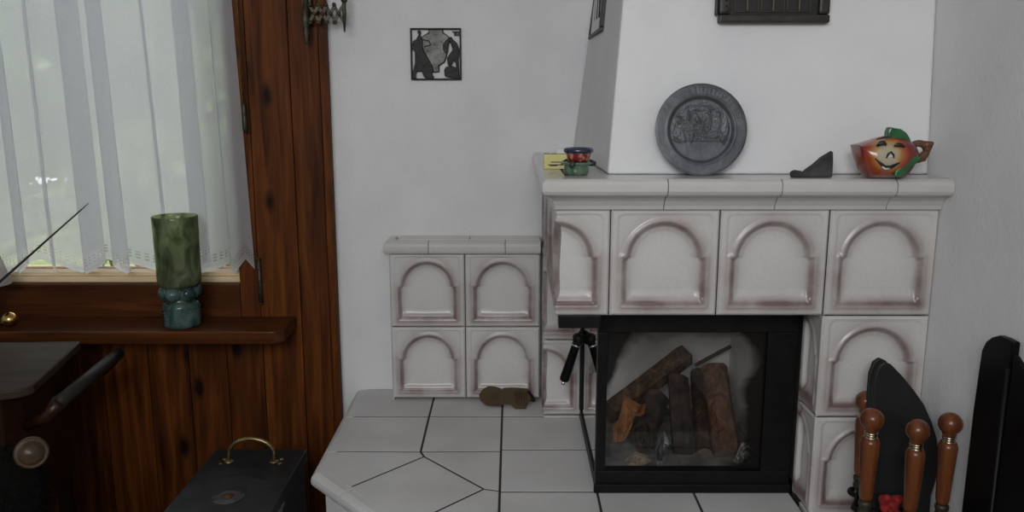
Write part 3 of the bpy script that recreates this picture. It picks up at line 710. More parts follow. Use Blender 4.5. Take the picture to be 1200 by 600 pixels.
for i in range(nn_):
    cu0 = (ou[i]+od[i])/2; hf = (ou[i]-od[i])/2; L0 = np.hypot(*hf)*K
    dep_ = .046*math.sin(math.pi*min(1, (.10+tt[i]*.90)))**.55 if i < nn_-1 else .002
    for k in range(seg):
        a_ = 2*np.pi*k/seg; ca, sa = math.cos(a_), math.sin(a_)
        e = cu0+hf*np.sign(ca)*abs(ca)**.9; p = jp(*e); p[1] += -dep_*np.sign(sa)*abs(sa)**.85; vs.append(p)
f = [(i*seg+k, i*seg+(k+1) % seg, (i+1)*seg+(k+1) % seg, (i+1)*seg+k) for i in range(nn_-1) for k in range(seg)]
f += [tuple(range(seg-1, -1, -1)), tuple(range((nn_-1)*seg, nn_*seg))]
obj('body', MB().add(vs, f, True), face_mat(), jug)
ink = plain('black_paint', (.012,.010,.010), .4); white = plain('white_paint', (.6,.58,.52), .4); green = plain('green_glaze', (.012,.07,.022), .35, col2=(.02,.12,.035), nscale=60, coat=.3); twig = plain('brown_glaze', (.075,.028,.016), .4, col2=(.15,.065,.03), nscale=50, bump=.4, bscale=60)
def stroke(pts, r, dy=-.0455, name='', m=ink, flat=1.0): 
    q = [jp(x, y, dy+abs(x-1040)**2*.0000095) for x, y in pts]; return obj(name, MB().tube(q, [r_i*K for r_i in r], 10), m, jug)
stroke([(1025,171),(1029,168),(1033,167.5),(1036,170)], [1.2,2.6,2.6,1.0], name='eye'); stroke([(1045,171),(1049,169.5),(1053,170),(1057,172)], [1.0,2.2,2.2,1.0], name='eye')
stroke([(1024,163.5),(1031,161.5),(1038,160.8)], [.6,1.3,.6], dy=-.035, name='eyebrow')
stroke([(1024,185),(1030,190),(1036,195),(1043,195),(1050,191),(1056,188)], [.8,1.8,2.3,2.2,1.8,.7], name='mouth', dy=-.0435)
stroke([(1033,194.5),(1037,197),(1042,196.5)], [.9,1.5,.9], name='teeth', m=white, dy=-.0455)
stroke([(1037,185),(1039,180),(1042,178),(1045,181),(1046,185)], [.7,1.2,1.3,1.2,.7], name='nose', dy=-.0455); stroke([(1039,184),(1042,182),(1044,184.5)], [1.2,2.2,1.2], name='nose_tip', m=white, dy=-.0445)
lf = MB().prism([jp(*q, dy=-.022) for q in [(1037,162),(1037,155),(1039,149.5),(1045,151),(1052,152),(1058,156),(1062,161),(1065,167),(1058,167),(1050,165),(1043,163)]], (0, .02, 0))
obj('top_leaf', lf, green, jug, bevel=.003)
lf = MB().prism([jp(*q, dy=-.040) for q in [(1048,206),(1049,200),(1055,193),(1058,187),(1064,186),(1070,183),(1078,184),(1074,190),(1068,195),(1062,202),(1057,207)]], (0, .026, 0))
obj('lower_leaf', lf, green, jug, bevel=.003)
hdl = MB(); ring = [jp(1072.5+9.5*math.cos(a_), 177+9*math.sin(a_), -.004) for a_ in np.linspace(0, 2*np.pi, 25)]
hdl.tube(ring, 4.0*K, 10); hdl.tube([jp(1078,170,-.004), jp(1084,169.5,-.004), jp(1089,167.5,-.004)], [5*K, 4.2*K, 1.8*K], 10)
hdl.tube([jp(1070,187,-.008), jp(1076,184,-.004), jp(1082,178,-.004), jp(1087,169,-.004)], [4*K, 4.5*K, 4*K, 2.5*K], 10)
hdl.tube([jp(1072,188,-.004), jp(1080,186,-.004), jp(1082,187,-.004)], [3*K, 2.6*K, 1.6*K], 8)
obj('twig_handle', hdl, twig, jug)

gx_, gy_ = .131, 1.682
gg = plain('green_glass', (.035,.085,.045), .12, col2=(.10,.16,.10), nscale=40, coat=.6)
gd = thing('green_glass_dish', (gx_, gy_, ZM), 'round green glass dish with small rim lugs, under the red and blue bowl', 'dish')
obj('dish', MB().lathe([(.022, .0006), (.025, .003), (.0262, .010), (.0255, .019), (.0262, .0215), (.031, .0235), (.0315, .0262), (.027, .0275), (.0235, .0265), (.022, .008), (0, .006)], (gx_, gy_, ZM), seg=36), gg, gd)
for a_ in (.15, 2.3, 4.4):
    obj('rest_lug', MB().tube([(gx_+.027*math.cos(a_), gy_+.027*math.sin(a_), ZM+.0255), (gx_+.040*math.cos(a_), gy_+.040*math.sin(a_), ZM+.0225)], [.006, .0045], 10, flat=1.3), plain('dark_green_glass', (.02,.03,.02), .2), gd)
rb = thing('painted_bowl', (gx_+.004, gy_, ZM+.0285), 'small red patterned bowl with a dark blue rim, stacked on the green dish', 'bowl')
redp = plain('red_floral_glaze', (.16,.012,.012), .3, col2=(.42,.22,.14), nscale=95, lo=.52, hi=.62, coat=.4)
obj('bowl', MB().lathe([(0, .0002), (.0205, .0002), (.0225, .004), (.0255, .016), (.0262, .0185), (.0235, .0185), (.020, .006), (0, .005)], (gx_+.004, gy_, ZM+.028), seg=36), redp, rb)
obj('rim', MB().lathe([(.0255, .0172), (.0295, .018), (.0305, .0215), (.0298, .0262), (.0265, .0272), (.0245, .024), (.0245, .0175)], (gx_+.004, gy_, ZM+.028), seg=36), plain('blue_glaze', (.012,.014,.07), .25, col2=(.008,.02,.022), nscale=50, coat=.4), rb)
mbx = thing('matchbox', (.098, 1.835, ZM), 'yellow matchbox with dark print standing on the mantel behind the green dish', 'matchbox')
yel = plain('yellow_card', (.55,.50,.16), .6, col2=(.62,.56,.26), nscale=20)
obj('sleeve', MB().cbox((.071, 1.830, ZM+.0006), (.123, 1.846, ZM+.033), .0012), yel, mbx)
pt = MB()
for z, a, b in ((.0145, .086, .108), (.0085, .080, .116), (.0065, .084, .100)): pt.box((a, 1.8293, ZM+z), (b, 1.8299, ZM+z+.0022))
obj('printed_lines', pt, ink, mbx)
obj('striking_strip', MB().box((.0712, 1.8312, ZM+.0331), (.1225, 1.845, ZM+.0336)), plain('striker', (.09,.05,.03), .9), mbx)
wb_ = MB().cbox((.098, 1.832, ZM+.0338), (.122, 1.846, ZM+.044), .001)
tag(obj('white_card_box', wb_, plain('white_card', (.62,.62,.60), .7)), 'tiny white carton lying on top of the yellow matchbox', 'box')

# ------------------------------------------------------------------ logs and tinder in the firebox
def rough_wood(name, c1, c2, c3):
    m, nt, b, out = newmat(name); L = nt.links; v = coords(nt, (45, 45, 16))
    n = N(nt, 'ShaderNodeTexNoise', i_Scale=1, i_Detail=8, i_Roughness=.7, i_Distortion=.8); L.new(v, n.inputs['Vector'])
    L.new(ramp(nt, n.outputs[0], [(.3, c1), (.5, c2), (.68, c3)]), b.inputs['Base Color']); b.inputs['Roughness'].default_value = .95; b.inputs['Specular IOR Level'].default_value = .1
    bp = N(nt, 'ShaderNodeBump', i_Strength=.9, i_Distance=.006); L.new(n.outputs[0], bp.inputs['Height']); L.new(bp.outputs[0], b.inputs['Normal']); return m
bark = rough_wood('split_log', (.022,.014,.010), (.075,.048,.033), (.15,.105,.07)); barkd = rough_wood('dark_log', (.010,.007,.006), (.040,.027,.020), (.09,.062,.045))
barkr = rough_wood('red_bark_log', (.022,.011,.007), (.095,.048,.028), (.17,.092,.055))
char = plain('charred_wood', (.012,.009,.008), .9, col2=(.055,.036,.026), nscale=26, bump=.9, bscale=40)
cut = plain('cut_wood', (.20,.14,.09), .85, col2=(.12,.08,.05), nscale=40)
def log(name, label, p0, p1, r, m, sides=9, jit=.18, flat=1.0, endm=None, seed=0):
    R_ = random.Random(seed); a, b = Vector(p0), Vector(p1); ax = (b-a).normalized(); u = ax.orthogonal().normalized(); w = ax.cross(u)
    base = [1+R_.uniform(-jit, jit) for _ in range(sides)]; n = 14; vs = []; fs = []
    for i in range(n+1):
        t = i/n; c = a.lerp(b, t)
        for k in range(sides):
            an = 2*math.pi*k/sides; q = r*base[k]*(1+R_.uniform(-.05, .05)); vs.append(c+u*math.cos(an)*q*flat+w*math.sin(an)*q)
    for i in range(n):
        for k in range(sides):
            k2 = (k+1) % sides; fs.append((i*sides+k, i*sides+k2, (i+1)*sides+k2, (i+1)*sides+k))
    e = len(vs)
    th = thing(name, tuple(a), label, 'log', 'logs in the firebox')
    obj('bark', MB().add([v[:] for v in vs], fs), m, th)
    obj('cut_end', MB().add([v[:] for v in vs[:sides]], [tuple(range(sides-1, -1, -1))]), endm or cut, th)
    obj('cut_end', MB().add([v[:] for v in vs[-sides:]], [tuple(range(sides))]), endm or cut, th); return th
def A_(px, py, y): return at(px, py, y)
log('firewood_log', 'long split log leaning diagonally up to the right behind the left glass', A_(714,484,1.99), A_(802,417,2.12), .034, bark, 6, .22, endm=char, seed=1)
log('firewood_log', 'reddish upright bark log, rightmost in the firebox', A_(851,534,1.86), A_(835,432,2.03), .033, barkr, 11, .14, seed=2)
log('firewood_log', 'charred dark log in the middle, leaning left against its neighbour', A_(799,530,1.87), A_(793,444,2.02), .030, char, 9, .22, endm=char, seed=3)
log('firewood_log', 'short charred log low behind the orange bark scrap', A_(753,520,1.89), A_(772,466,1.99), .032, char, 9, .25, endm=char, seed=4)
log('firewood_log', 'dark grey-brown log between the charred log and the red bark log', A_(825,531,1.88), A_(817,436,2.09), .018, barkd, 8, .25, seed=6)
log('kindling_stick', 'thin stick poking up right above the upright logs', A_(815,428,2.10), A_(856,406,2.15), .006, bark, 6, .2, seed=7)
log('kindling_stick', 'thin broken twig at right behind the upright red log', A_(857,500,2.05), A_(880,492,2.05), .006, bark, 6, .2, seed=8)
def scrap(name, label, cat, pts, Y, m, thick=.004, crump=.012, seed=0, group=None):
    R_ = np.random.default_rng(seed); P = np.array([at(x, y, Y) for x, y in pts]); c = P.mean(0); vs = []; fs = []; rings = 5
    n = len(P)
    for r in range(rings+1):
        t = r/rings
        for k in range(n):
            q = c+(P[k]-c)*t; q = q+np.array([0, R_.normal(0, crump)*(.3+t), R_.normal(0, crump*.25)]); vs.append(q)
    for r in range(rings):
        for k in range(n):
            k2 = (k+1) % n; fs.append((r*n+k, r*n+k2, (r+1)*n+k2, (r+1)*n+k))
    o = obj(name, MB().add(vs, fs), m, weld=True)
    s_ = o.modifiers.new('thickness', 'SOLIDIFY'); s_.thickness = thick; return tag(o, label, cat, group)
orange = plain('orange_bark', (.32,.13,.035), .8, col2=(.14,.055,.02), nscale=30, bump=.6, bscale=40)
scrap('bark_scrap', 'curled orange scrap of bark at lower left of the logs', 'bark', [(735,470),(748,468),(756,472),(752,480),(744,482),(740,494),(735,508),(727,522),(720,520),(722,506),(728,494)], 1.86, orange, seed=3)
scrap('bark_scrap', 'dull brown scrap of bark low beside the orange one', 'bark', [(746,505),(758,498),(766,510),(762,526),(750,530),(742,520)], 1.86, barkd, seed=4)
scrap('foil_scrap', 'crumpled silvery foil scrap in front of the logs', 'foil', [(768,528),(774,514),(780,506),(787,516),(784,530),(776,544),(770,545)], 1.80, plain('foil', (.32,.33,.33), .35, .8, col2=(.12,.12,.12), nscale=60), thick=.001, crump=.014, seed=5)
scrap('newspaper_scrap', 'crumpled grey newspaper scrap at right foot of the logs', 'newspaper', [(860,530),(868,516),(880,518),(893,534),(892,545),(876,546),(862,544)], 1.80, plain('newsprint', (.50,.49,.47), .9, col2=(.10,.10,.10), nscale=85, lo=.42, hi=.55), thick=.001, crump=.016, seed=6)
scrap('wood_chip', 'pale wood chip lying low at left foot of the logs', 'wood chip', [(732,540),(744,528),(758,532),(764,542),(748,545),(736,544)], 1.80, plain('pale_chip', (.28,.22,.15), .9, col2=(.12,.09,.06), nscale=40), seed=7, crump=.008)

# ------------------------------------------------------------------ flat brown piece lying on the hearth
bp_ = [(561.5,468),(566,462),(572,458.5),(580,459),(587,461),(588.5,463.5),(590,460.5),(600,460),(609,460.5),(619,462),(622,467),(623,473),(619,476),(616,480),(616.5,483.5),(604,483.5),(598,478),(593,477.5),(586,480),(570,479.5),(563,473.5)]
pts = []
for x, y in bp_:
    t = (484-y)/26.0; Yq = 2.262+.068*t; q = at(x, y, Yq); pts.append(q)
zmin = min(p[2] for p in pts)
for p in pts: p[2] += ZH+.0015-zmin
pv = MB().prism(pts, (0, .006, .004))
lp = thing('brown_ragged_piece', (-.02, 2.29, ZH), 'small flat brown ragged-edged piece lying on hearth against the low tiled block', 'scrap')
obj('body', pv, plain('brown_hide', (.055,.034,.014), .55, col2=(.085,.05,.022), nscale=32, bump=.5, bscale=40), lp, bevel=.002)
obj('dark_clasp', MB().tube([pts[9]+np.array([0,-.004,0]), pts[10]+np.array([0.004,-.006,-.002]), pts[11]+np.array([0.006,-.005,0])], .0045, 8).tube([pts[11]+np.array([-.004,-.004,.002]), pts[11]+np.array([.010,-.006,.0015])], .0035, 8), M['black'], lp)
st_ = MB()
for k in range(5):
    x = 605+3*k; st_.tube([at(x, 463, 2.262+.068*21/26)+np.array([0,-.003,ZH+.0015-zmin]), at(x, 477, 2.262+.068*7/26)+np.array([0,-.003,ZH+.0015-zmin])], .0011, 6)
obj('ribbing', st_, plain('dark_brown', (.025,.016,.008), .6), lp)

# ------------------------------------------------------------------ green glass vase on the sill
ZS = .660; VX, VY = -.951, 2.302
def vase_mat(name, c1, c2, alpha):
    m, nt, b, out = newmat(name); L = nt.links
    n = N(nt, 'ShaderNodeTexNoise', i_Scale=26, i_Detail=6, i_Distortion=.8); L.new(coords(nt, (1, 1, .55)), n.inputs['Vector'])
    c = ramp(nt, n.outputs[0], [(.32, c1), (.62, c2)]); L.new(c, b.inputs['Base Color'])
    b.inputs['Roughness'].default_value = .12; b.inputs['Coat Weight'].default_value = .5
    t = N(nt, 'ShaderNodeBsdfTransparent'); L.new(c, t.inputs[0]); tl = N(nt, 'ShaderNodeBsdfTranslucent'); L.new(c, tl.inputs[0])
    a = N(nt, 'ShaderNodeMixShader'); a.inputs[0].default_value = .45; L.new(b.outputs[0], a.inputs[1]); L.new(tl.outputs[0], a.inputs[2])
    d = N(nt, 'ShaderNodeMixShader'); d.inputs[0].default_value = alpha; L.new(a.outputs[0], d.inputs[1]); L.new(t.outputs[0], d.inputs[2])
    L.new(d.outputs[0], out.inputs[0]); return m
vase = thing('glass_vase', (VX, VY, ZS), 'tall mottled green glass vase with knobbed waist and ribbed blue-green foot on windowsill', 'vase')
obj('cup', MB().lathe([(.040, .118), (.052, .121), (.0590, .128), (.0600, .136), (.0605, .20), (.0615, .30), (.0622, .318), (.0610, .3205), (.0590, .318), (.0580, .30), (.0570, .20), (.056, .14), (.048, .127), (0, .123)], (VX, VY, ZS), seg=48), vase_mat('green_mottled_glass', (.15,.20,.08), (.62,.68,.46), .66), vase)
obj('waist', MB().lathe([(.044, .074), (.040, .080), (.039, .086), (.043, .094), (.045, .100), (.041, .110), (.040, .1175)], (VX, VY, ZS), seg=40), vase_mat('green_waist_glass', (.06,.10,.06), (.22,.33,.24), .3), vase)
vb = vase_mat('blue_green_glass', (.015,.045,.045), (.20,.32,.30), .25)
ft = [(0, .001), (.044, .001), (.049, .004)]
for k in range(6): ft += [(.0490, .006+.009*k), (.0535, .0105+.009*k)]
ft += [(.052, .064), (.048, .072), (.042, .0745)]
obj('ribbed_foot', MB().lathe(ft, (VX, VY, ZS), seg=40), vb, vase)
for k in range(6):
    a_ = k*math.pi/3+.35; 
    bm = bmesh.new(); bmesh.ops.create_uvsphere(bm, u_segments=16, v_segments=10, radius=.0225)
    obj('glass_knob', MB().bm(bm, True, Matrix.Translation((VX+.038*math.cos(a_), VY+.038*math.sin(a_), ZS+.100))), vb, vase)

# lamp at the left edge, thin rod
lx_, ly_ = -1.513, 2.300
lamp = thing('small_table_lamp', (lx_, ly_, ZS), 'small lamp with white shade and brass foot at the left photo edge on the sill', 'lamp')
obj('shade', MB().lathe([(.034, .262), (.072, .122), (.0705, .122), (.033, .2605)], (lx_, ly_, ZS), seg=40), plain('white_shade', (.7,.68,.64), .8, col2=(.6,.57,.54), nscale=40), lamp)
obj('foot', MB().lathe([(.045, .001), (.045, .012), (.03, .02), (.012, .04), (.01, .13)], (lx_+.0, ly_, ZS), seg=30), M['brass'], lamp)
kb = MB()
bm = bmesh.new(); bmesh.ops.create_uvsphere(bm, u_segments=20, v_segments=12, radius=.022); kb.bm(bm, True, Matrix.Translation((-1.438, 2.285, ZS+.0225)))
tag(obj('brass_ball', kb, plain('polished_brass', (.62,.38,.13), .22, 1)), 'shiny brass ball on the windowsill at left photo edge', 'ornament')
rp0, rp1 = at(-30, 356.5, 2.19), at(104, 238, 2.33)
rod = MB().tube([rp0, rp0+(rp1-rp0)*.9, rp1], [.0042, .0022, .0010], 8)
tag(obj('thin_rod', rod, plain('dark_cane', (.03,.018,.012), .5)), 'thin dark tapering rod slanting up across the curtain at left', 'rod')

# ------------------------------------------------------------------ dark side table with a push rail (left)
tt_ = thing('serving_trolley', (-1.33, 2.0, 0), 'dark wooden trolley table with a rounded-corner top and side push rail, at left', 'trolley')
zt_ = .650
def rot(x, y): return x, y
corner = [(-1.185, 2.182), (-1.117, 1.845)]
rc = []
cxr, cyr = -1.167, 1.838
for k in range(9):
    a_ = -.2+(-math.pi/2+.05+.2)*k/8; rc.append((cxr+.055*math.cos(a_), cyr+.055*math.sin(a_)))
outl = [(-1.185, 2.182)] + rc + [(-1.75, 1.72), (-1.80, 2.15)]
obj('table_top', MB().prism([(x, y, zt_-.022) for x, y in outl], (0, 0, .022)), M['dwood'], tt_, bevel=.004)
apn = [(-1.215, 2.15), (-1.165, 1.86), (-1.185, 1.81), (-1.73, 1.75), (-1.78, 2.12)]
obj('apron', MB().prism([(x, y, .30) for x, y in apn], (0, 0, .3275)), M['dred'], tt_, bevel=.004)
for x, y in ((-1.235, 2.12), (-1.205, 1.83), (-1.70, 1.78), (-1.74, 2.10)):
    lg = obj('leg', MB().cbox((x-.016, y-.016, .06), (x+.016, y+.016, .2995), .003), M['dred'], tt_)
    obj('caster', MB().lathe([(.012, -.011), (.03, -.008), (.03, .008), (.012, .011)], (x, y, .0305), (1,0,0), 20), M['black'], lg)
r0, r1 = Vector((-1.107, 2.225, .60)), Vector((-1.068, 1.845, .60))
rl = obj('push_rail', MB().tube([r0, r0.lerp(r1, .5), r1], .0165, 14), plain('dark_rail', (.016,.013,.011), .6, spec=.3), tt_)
for p, q in ((r0.lerp(r1, .12), (-1.20, 2.11)), (r1, (-1.172, 1.87))):
    obj('rail_bracket', MB().tube([p, (p.x-.03, p.y+.0, p.z-.035), (q[0], q[1], .53)], [.019, .015, .014], 10), M['dred'], tt_)

# dark hearth brush with a turned knob in the lower left corner
hbx = thing('bristle_brush', (-1.0, 1.62, 0), 'dark bristly hearth broom with a pale turned wooden knob at lower left', 'broom')
kp = Vector(at(37, 531, 1.60)); kd = Vector((.50, -.80, .28)).normalized()
obj('turned_knob', MB().lathe([(.014, -.075), (.016, -.045), (.024, -.035), (.031, -.022), (.0335, -.010), (.032, .0), (.0285, .004), (.0265, .002), (.024, .004), (.0215, .010), (.015, .015), (0, .0165)], kp, kd, 32), M['knob'], hbx)
R2 = random.Random(4); br = MB(); cen = Vector((kp.x-.085, kp.y+.03, kp.z-.12))
bm = bmesh.new(); bmesh.ops.create_icosphere(bm, subdivisions=3, radius=1)
for v in bm.verts: v.co = Vector((v.co.x*.085, v.co.y*.07, v.co.z*.12))*(1+R2.uniform(-.05, .05))
core_b = MB().bm(bm, False, Matrix.Translation(cen))
fur = plain('dark_bristle', (.004,.0035,.003), .95, spec=.1)
for k in range(900):
    d = Vector((R2.gauss(0,1), R2.gauss(0,1), R2.gauss(0,1))).normalized(); p = cen+Vector((d.x*.083, d.y*.068, d.z*.117)); e = p+d*R2.uniform(.012, .03)+Vector((0,0,-.01))
    u = d.orthogonal().normalized()*.0012; core_b.add([(p-u)[:], (p+u)[:], e[:]], [(0,1,2)])
obj('bristles', core_b, fur, hbx)
obj('stick', MB().tube([kp-kd*.07, (kp-kd*.09+cen)/2, cen, Vector((cen.x-.02, cen.y+.02, .06))], .012, 12), M['dred'], hbx)
obj('foot_block', MB().cbox((cen.x-.12, cen.y-.05, .001), (cen.x+.08, cen.y+.09, .06), .01), M['dred'], hbx)

# ------------------------------------------------------------------ black coal box with a brass handle
cb = thing('coal_box', (-.66, 1.78, 0), 'black wooden coal box with an arched brass handle and round boss on its lid', 'box')
bx0, bx1, by0, by1, bz = -.777, -.537, 1.47, 2.032, .400
obj('case', MB().cbox((bx0+.008, by0+.008, .0008), (bx1-.008, by1-.006, bz-.031), .004), M['boxb'], cb)
lid = obj('lid', MB().cbox((bx0, by0, bz-.029), (bx1, by1, bz), .004), M['boxb'], cb)
obj('lid_strip', MB().cbox((bx1-.0072, by0+.02, bz-.036), (bx1+.0012, 1.80, bz-.0295), .001).cbox((bx1-.0072, by0+.02, bz-.044), (bx1+.0002, 1.79, bz-.039), .001), plain('steel_strip', (.25,.25,.26), .35, .8), cb)
hx0, hx1, hy = -.718, -.603, 1.955
arc = [(hx0, hy, bz+.002)]
for k in range(13):
    a_ = math.pi*(1-k/12); arc.append(((hx0+hx1)/2+.0575*math.cos(a_), hy+.004, bz+.020+.040*math.sin(a_)))
arc.append((hx1, hy, bz+.002))
hh_ = obj('handle', MB().tube(arc, [.0045]+[.004+.0018*math.sin(math.pi*k/12) for k in range(13)]+[.0045], 12), M['brass'], cb)
for x, s_ in ((hx0, -1), (hx1, 1)):
    pl8 = MB().lathe([(.012, 0), (.012, .0015), (.007, .004), (0, .005)], (x, hy, bz+.0002), seg=16).lathe([(.006, 0), (.006, .0015), (0, .003)], (x+s_*.017, hy-.012, bz+.0002), seg=12).lathe([(.006, 0), (.006, .0015), (0, .003)], (x+s_*.015, hy+.014, bz+.0002), seg=12)
    obj('handle_plate', pl8, M['brass'], hh_)
bo = obj('boss', MB().lathe([(.037, 0), (.036, .002), (.022, .0035), (.014, .003)], (-.655, 1.765, bz+.0002), seg=32), plain('worn_grey_metal', (.10,.10,.105), .5, .5, col2=(.04,.04,.042), nscale=60), cb)
obj('boss_centre', MB().lathe([(.0135, .003), (.012, .005), (.006, .007), (0, .0075)], (-.655, 1.765, bz+.0002), seg=20), plain('boss_brass', (.22,.15,.05), .4, .8, col2=(.10,.025,.02), nscale=50), bo)

# ------------------------------------------------------------------ fireside tool set
TX, TY = .762, 1.525
sd = thing('companion_stand', (TX, TY, 0), 'black metal stand carrying the fireside tools before the right pillar', 'tool stand')
obj('base', MB().lathe([(0, .001), (.085, .001), (.088, .008), (.07, .016), (.02, .024), (.012, .04)], (TX, TY, 0), seg=32), M['black'], sd)
obj('pole', MB().lathe([(.008, .03), (.008, .50), (.012, .506), (.008, .515), (0, .52)], (TX, TY, 0), seg=14), M['black'], sd)
tools = [(1022.5, 490, 1.455, 'with the frontmost-left knob, before the black bellows', 480, 578), (1075.5, 503, 1.445, 'standing in the middle in front of the black bellows', 0, 0), (1114, 495, 1.465, 'standing alone at right, beside the black fire screen', 0, 0), (1015, 469, 1.612, 'half hidden behind the left front tool', 0, 0)]
labs = ['fireside tool with turned wooden handle, left one in front of the black bellows', 'fireside tool with turned wooden handle, in front of the bellows above the red tag', 'fireside tool with turned wooden handle, nearest the black fire screen', 'fireside tool whose wooden knob peeks out behind the left handle']
arm = MB()
for (px, py, y, _, _, _), lab in zip(tools, labs):
    kz = at(px, py, y); x = kz[0]; top = kz[2]
    t_ = thing('fireside_tool', (x, y, .05), lab, 'fireside tool', 'fireside tools on the stand')
    L_ = top-.0215
    z0_ = L_-.155
    obj('handle', MB().lathe([(.0105, z0_+.012), (.0125, z0_+.02), (.0140, z0_+.05), (.0165, z0_+.10), (.0178, z0_+.128), (.0150, z0_+.137), (.0105, z0_+.139)], (x, y, 0), seg=24), M['oak'], t_)
    kn = MB().lathe([(.0100, z0_+.150), (.0130, z0_+.153)] + [(.0215*math.cos(a_), L_+.019+.0215*math.sin(a_)) for a_ in np.linspace(-.93, math.pi/2-.001, 16)], (x, y, 0), seg=28)
    obj('knob', kn, M['oak'], t_)
    rg = MB()
    for zz, r in ((z0_+.139, .0132), (z0_+.1435, .0120), (z0_+.148, .0128)): rg.lathe([(.009, zz-.002), (r-.001, zz-.002), (r, zz), (r-.001, zz+.002), (.009, zz+.002)], (x, y, 0), seg=24)
    obj('ring', rg, M['ring'], t_)
    obj('ferrule', MB().lathe([(.006, z0_-.020), (.0115, z0_-.016), (.0125, z0_-.008), (.0105, z0_-.004), (.0125, z0_+.002), (.013, z0_+.008), (.0100, z0_+.0118)], (x, y, 0), seg=22), M['brassd'], t_)
    obj('shaft', MB().tube([(x, y, z0_-.021), (x, y, .14)], .0048, 10), M['black'], t_)
    hdm = MB()
    if 'nearest' in lab: hdm.cbox((x-.028, y-.006, .05), (x+.028, y+.006, .139), .003)      # shovel
    elif 'above the red' in lab: hdm.lathe([(.012, .139), (.03, .125), (.036, .06)], (x, y, 0), seg=20)  # brush
    elif 'peeks' in lab: hdm.tube([(x, y, .139), (x, y, .07), (x+.02, y, .055), (x+.024, y, .08)], .0055, 10)  # poker hook
    else: hdm.tube([(x-.012, y, .139), (x-.02, y, .10), (x-.004, y, .05)], .004, 8).tube([(x+.012, y, .139), (x+.02, y, .10), (x+.004, y, .05)], .004, 8).cbox((x-.014, y-.005, .132), (x+.014, y+.005, .1395), .001)
    obj('head', hdm, M['black'], t_)
    hz = z0_-.028
    dv = Vector((x-TX, y-TY)); dl = dv.length; dv.normalize()
    if 'peeks' in lab: arm.tube([(TX, TY, .50), (.700, 1.520, hz), (.692, 1.545, hz), (x-.008, y-.018, hz)], .006, 8); dv = Vector((.5, 1))
    else: arm.tube([(TX, TY, .50), (TX+dv.x*dl*.5, TY+dv.y*dl*.5, hz-.002), (x-dv.x*.020, y-dv.y*.020, hz)], .006, 8)
    cr = [(x+.017*math.cos(a_), y+.017*math.sin(a_), hz) for a_ in np.linspace(math.atan2(-dv.y, -dv.x)-2.4, math.atan2(-dv.y, -dv.x)+2.4, 13)]
    arm.tube(cr, .0055, 8)
obj('hook_arms', arm, M['black'], sd)
# black bellows standing point up between the tools
YBL = 1.566
bo_ = [(1022,585),(1020.5,520),(1020,465),(1022,441),(1027,427),(1034,422),(1042,425.5),(1054,438),(1068,455),(1080,472),(1089,492),(1095,512),(1097,535),(1094,560),(1088,578),(1083,640),(1068,735),(1050,735),(1030,640)]
bel = thing('fireside_bellows', tuple(at(1056, 735, YBL)), 'black leather fireside bellows with a pointed rounded top standing behind the tool handles', 'bellows')
o_ = np.array([at(x, y, YBL) for x, y in bo_])
obj('front_board', MB().prism(o_+np.array([0,-.012,0]), (0, .009, 0)), M['leather'], bel, bevel=.003)
cc = o_.mean(0)
obj('leather_gusset', MB().prism(cc+(o_-cc)*.965+np.array([0,-.0027,0]), (0, .0154, 0)), M['leather'], bel, bevel=.002)
obj('back_board', MB().prism(o_+np.array([0,.013,0]), (0, .009, 0)), M['leather'], bel, bevel=.003)
red = plain('red_wool', (.30,.012,.010), .9, col2=(.16,.006,.006), nscale=70, bump=.8, bscale=60)
rt_ = MB(); R3 = random.Random(9)
for k in range(26):
    p = at(1046+R3.uniform(-11, 11), 593+R3.uniform(-9, 9), 1.49+R3.uniform(-.008, .008)); bm = bmesh.new(); bmesh.ops.create_icosphere(bm, subdivisions=2, radius=.0085*R3.uniform(.7, 1.2)); rt_.bm(bm, True, Matrix.Translation(p))
tag(obj('pompom', rt_, red, sd), 'red woolly pompom')

# ------------------------------------------------------------------ black folding fire screen standing by the right wall
scr = thing('fire_screen', (.845, 1.30, 0), 'black metal folding fire screen with a shaped top standing folded against right wall', 'fire screen')
def wallp(px, py, x=.840): 
    d = FW + np.array([1, 0, 0])*(px-600)/FOC + UP*(300-py)/FOC; return np.array(CAM)+d*x/d[0]
zt2 = [wallp(*q) for q in [(1140,480),(1147,430),(1150,410),(1155,400),(1162,395),(1170,393),(1178,396),(1187,401)]]
ya = zt2[0][1]; ye = zt2[-1][1]
rear = [(.840, ya+.006, .004)] + [tuple(p) for p in zt2] + [(.840, ye, .004)]
obj('rear_panel', MB().prism(rear, (.014, 0, 0)), M['blackg'], scr, bevel=.003)
z2_ = [wallp(*q, x=.836) for q in [(1187.3,416),(1190,421),(1194,427),(1200,433),(1212,440),(1240,446)]]
front = [(.836, ye-.001, .004)] + [tuple(p) for p in z2_] + [(.836, 1.09, z2_[-1][2]), (.836, 1.09, .004)]
obj('front_panel', MB().prism(front, (.012, 0, 0)), M['blackg'], scr, bevel=.003)
obj('hinge_bar', MB().tube([(.837, ye-.0005, .02), (.837, ye-.0005, .855)], .0035, 8), plain('dull_steel', (.006,.006,.006), .5, 0, spec=.2), scr)
for y in (ya-.03, 1.12): obj('foot', MB().cbox((.800, y-.012, .0008), (.8545, y+.012, .02), .003), M['black'], scr)

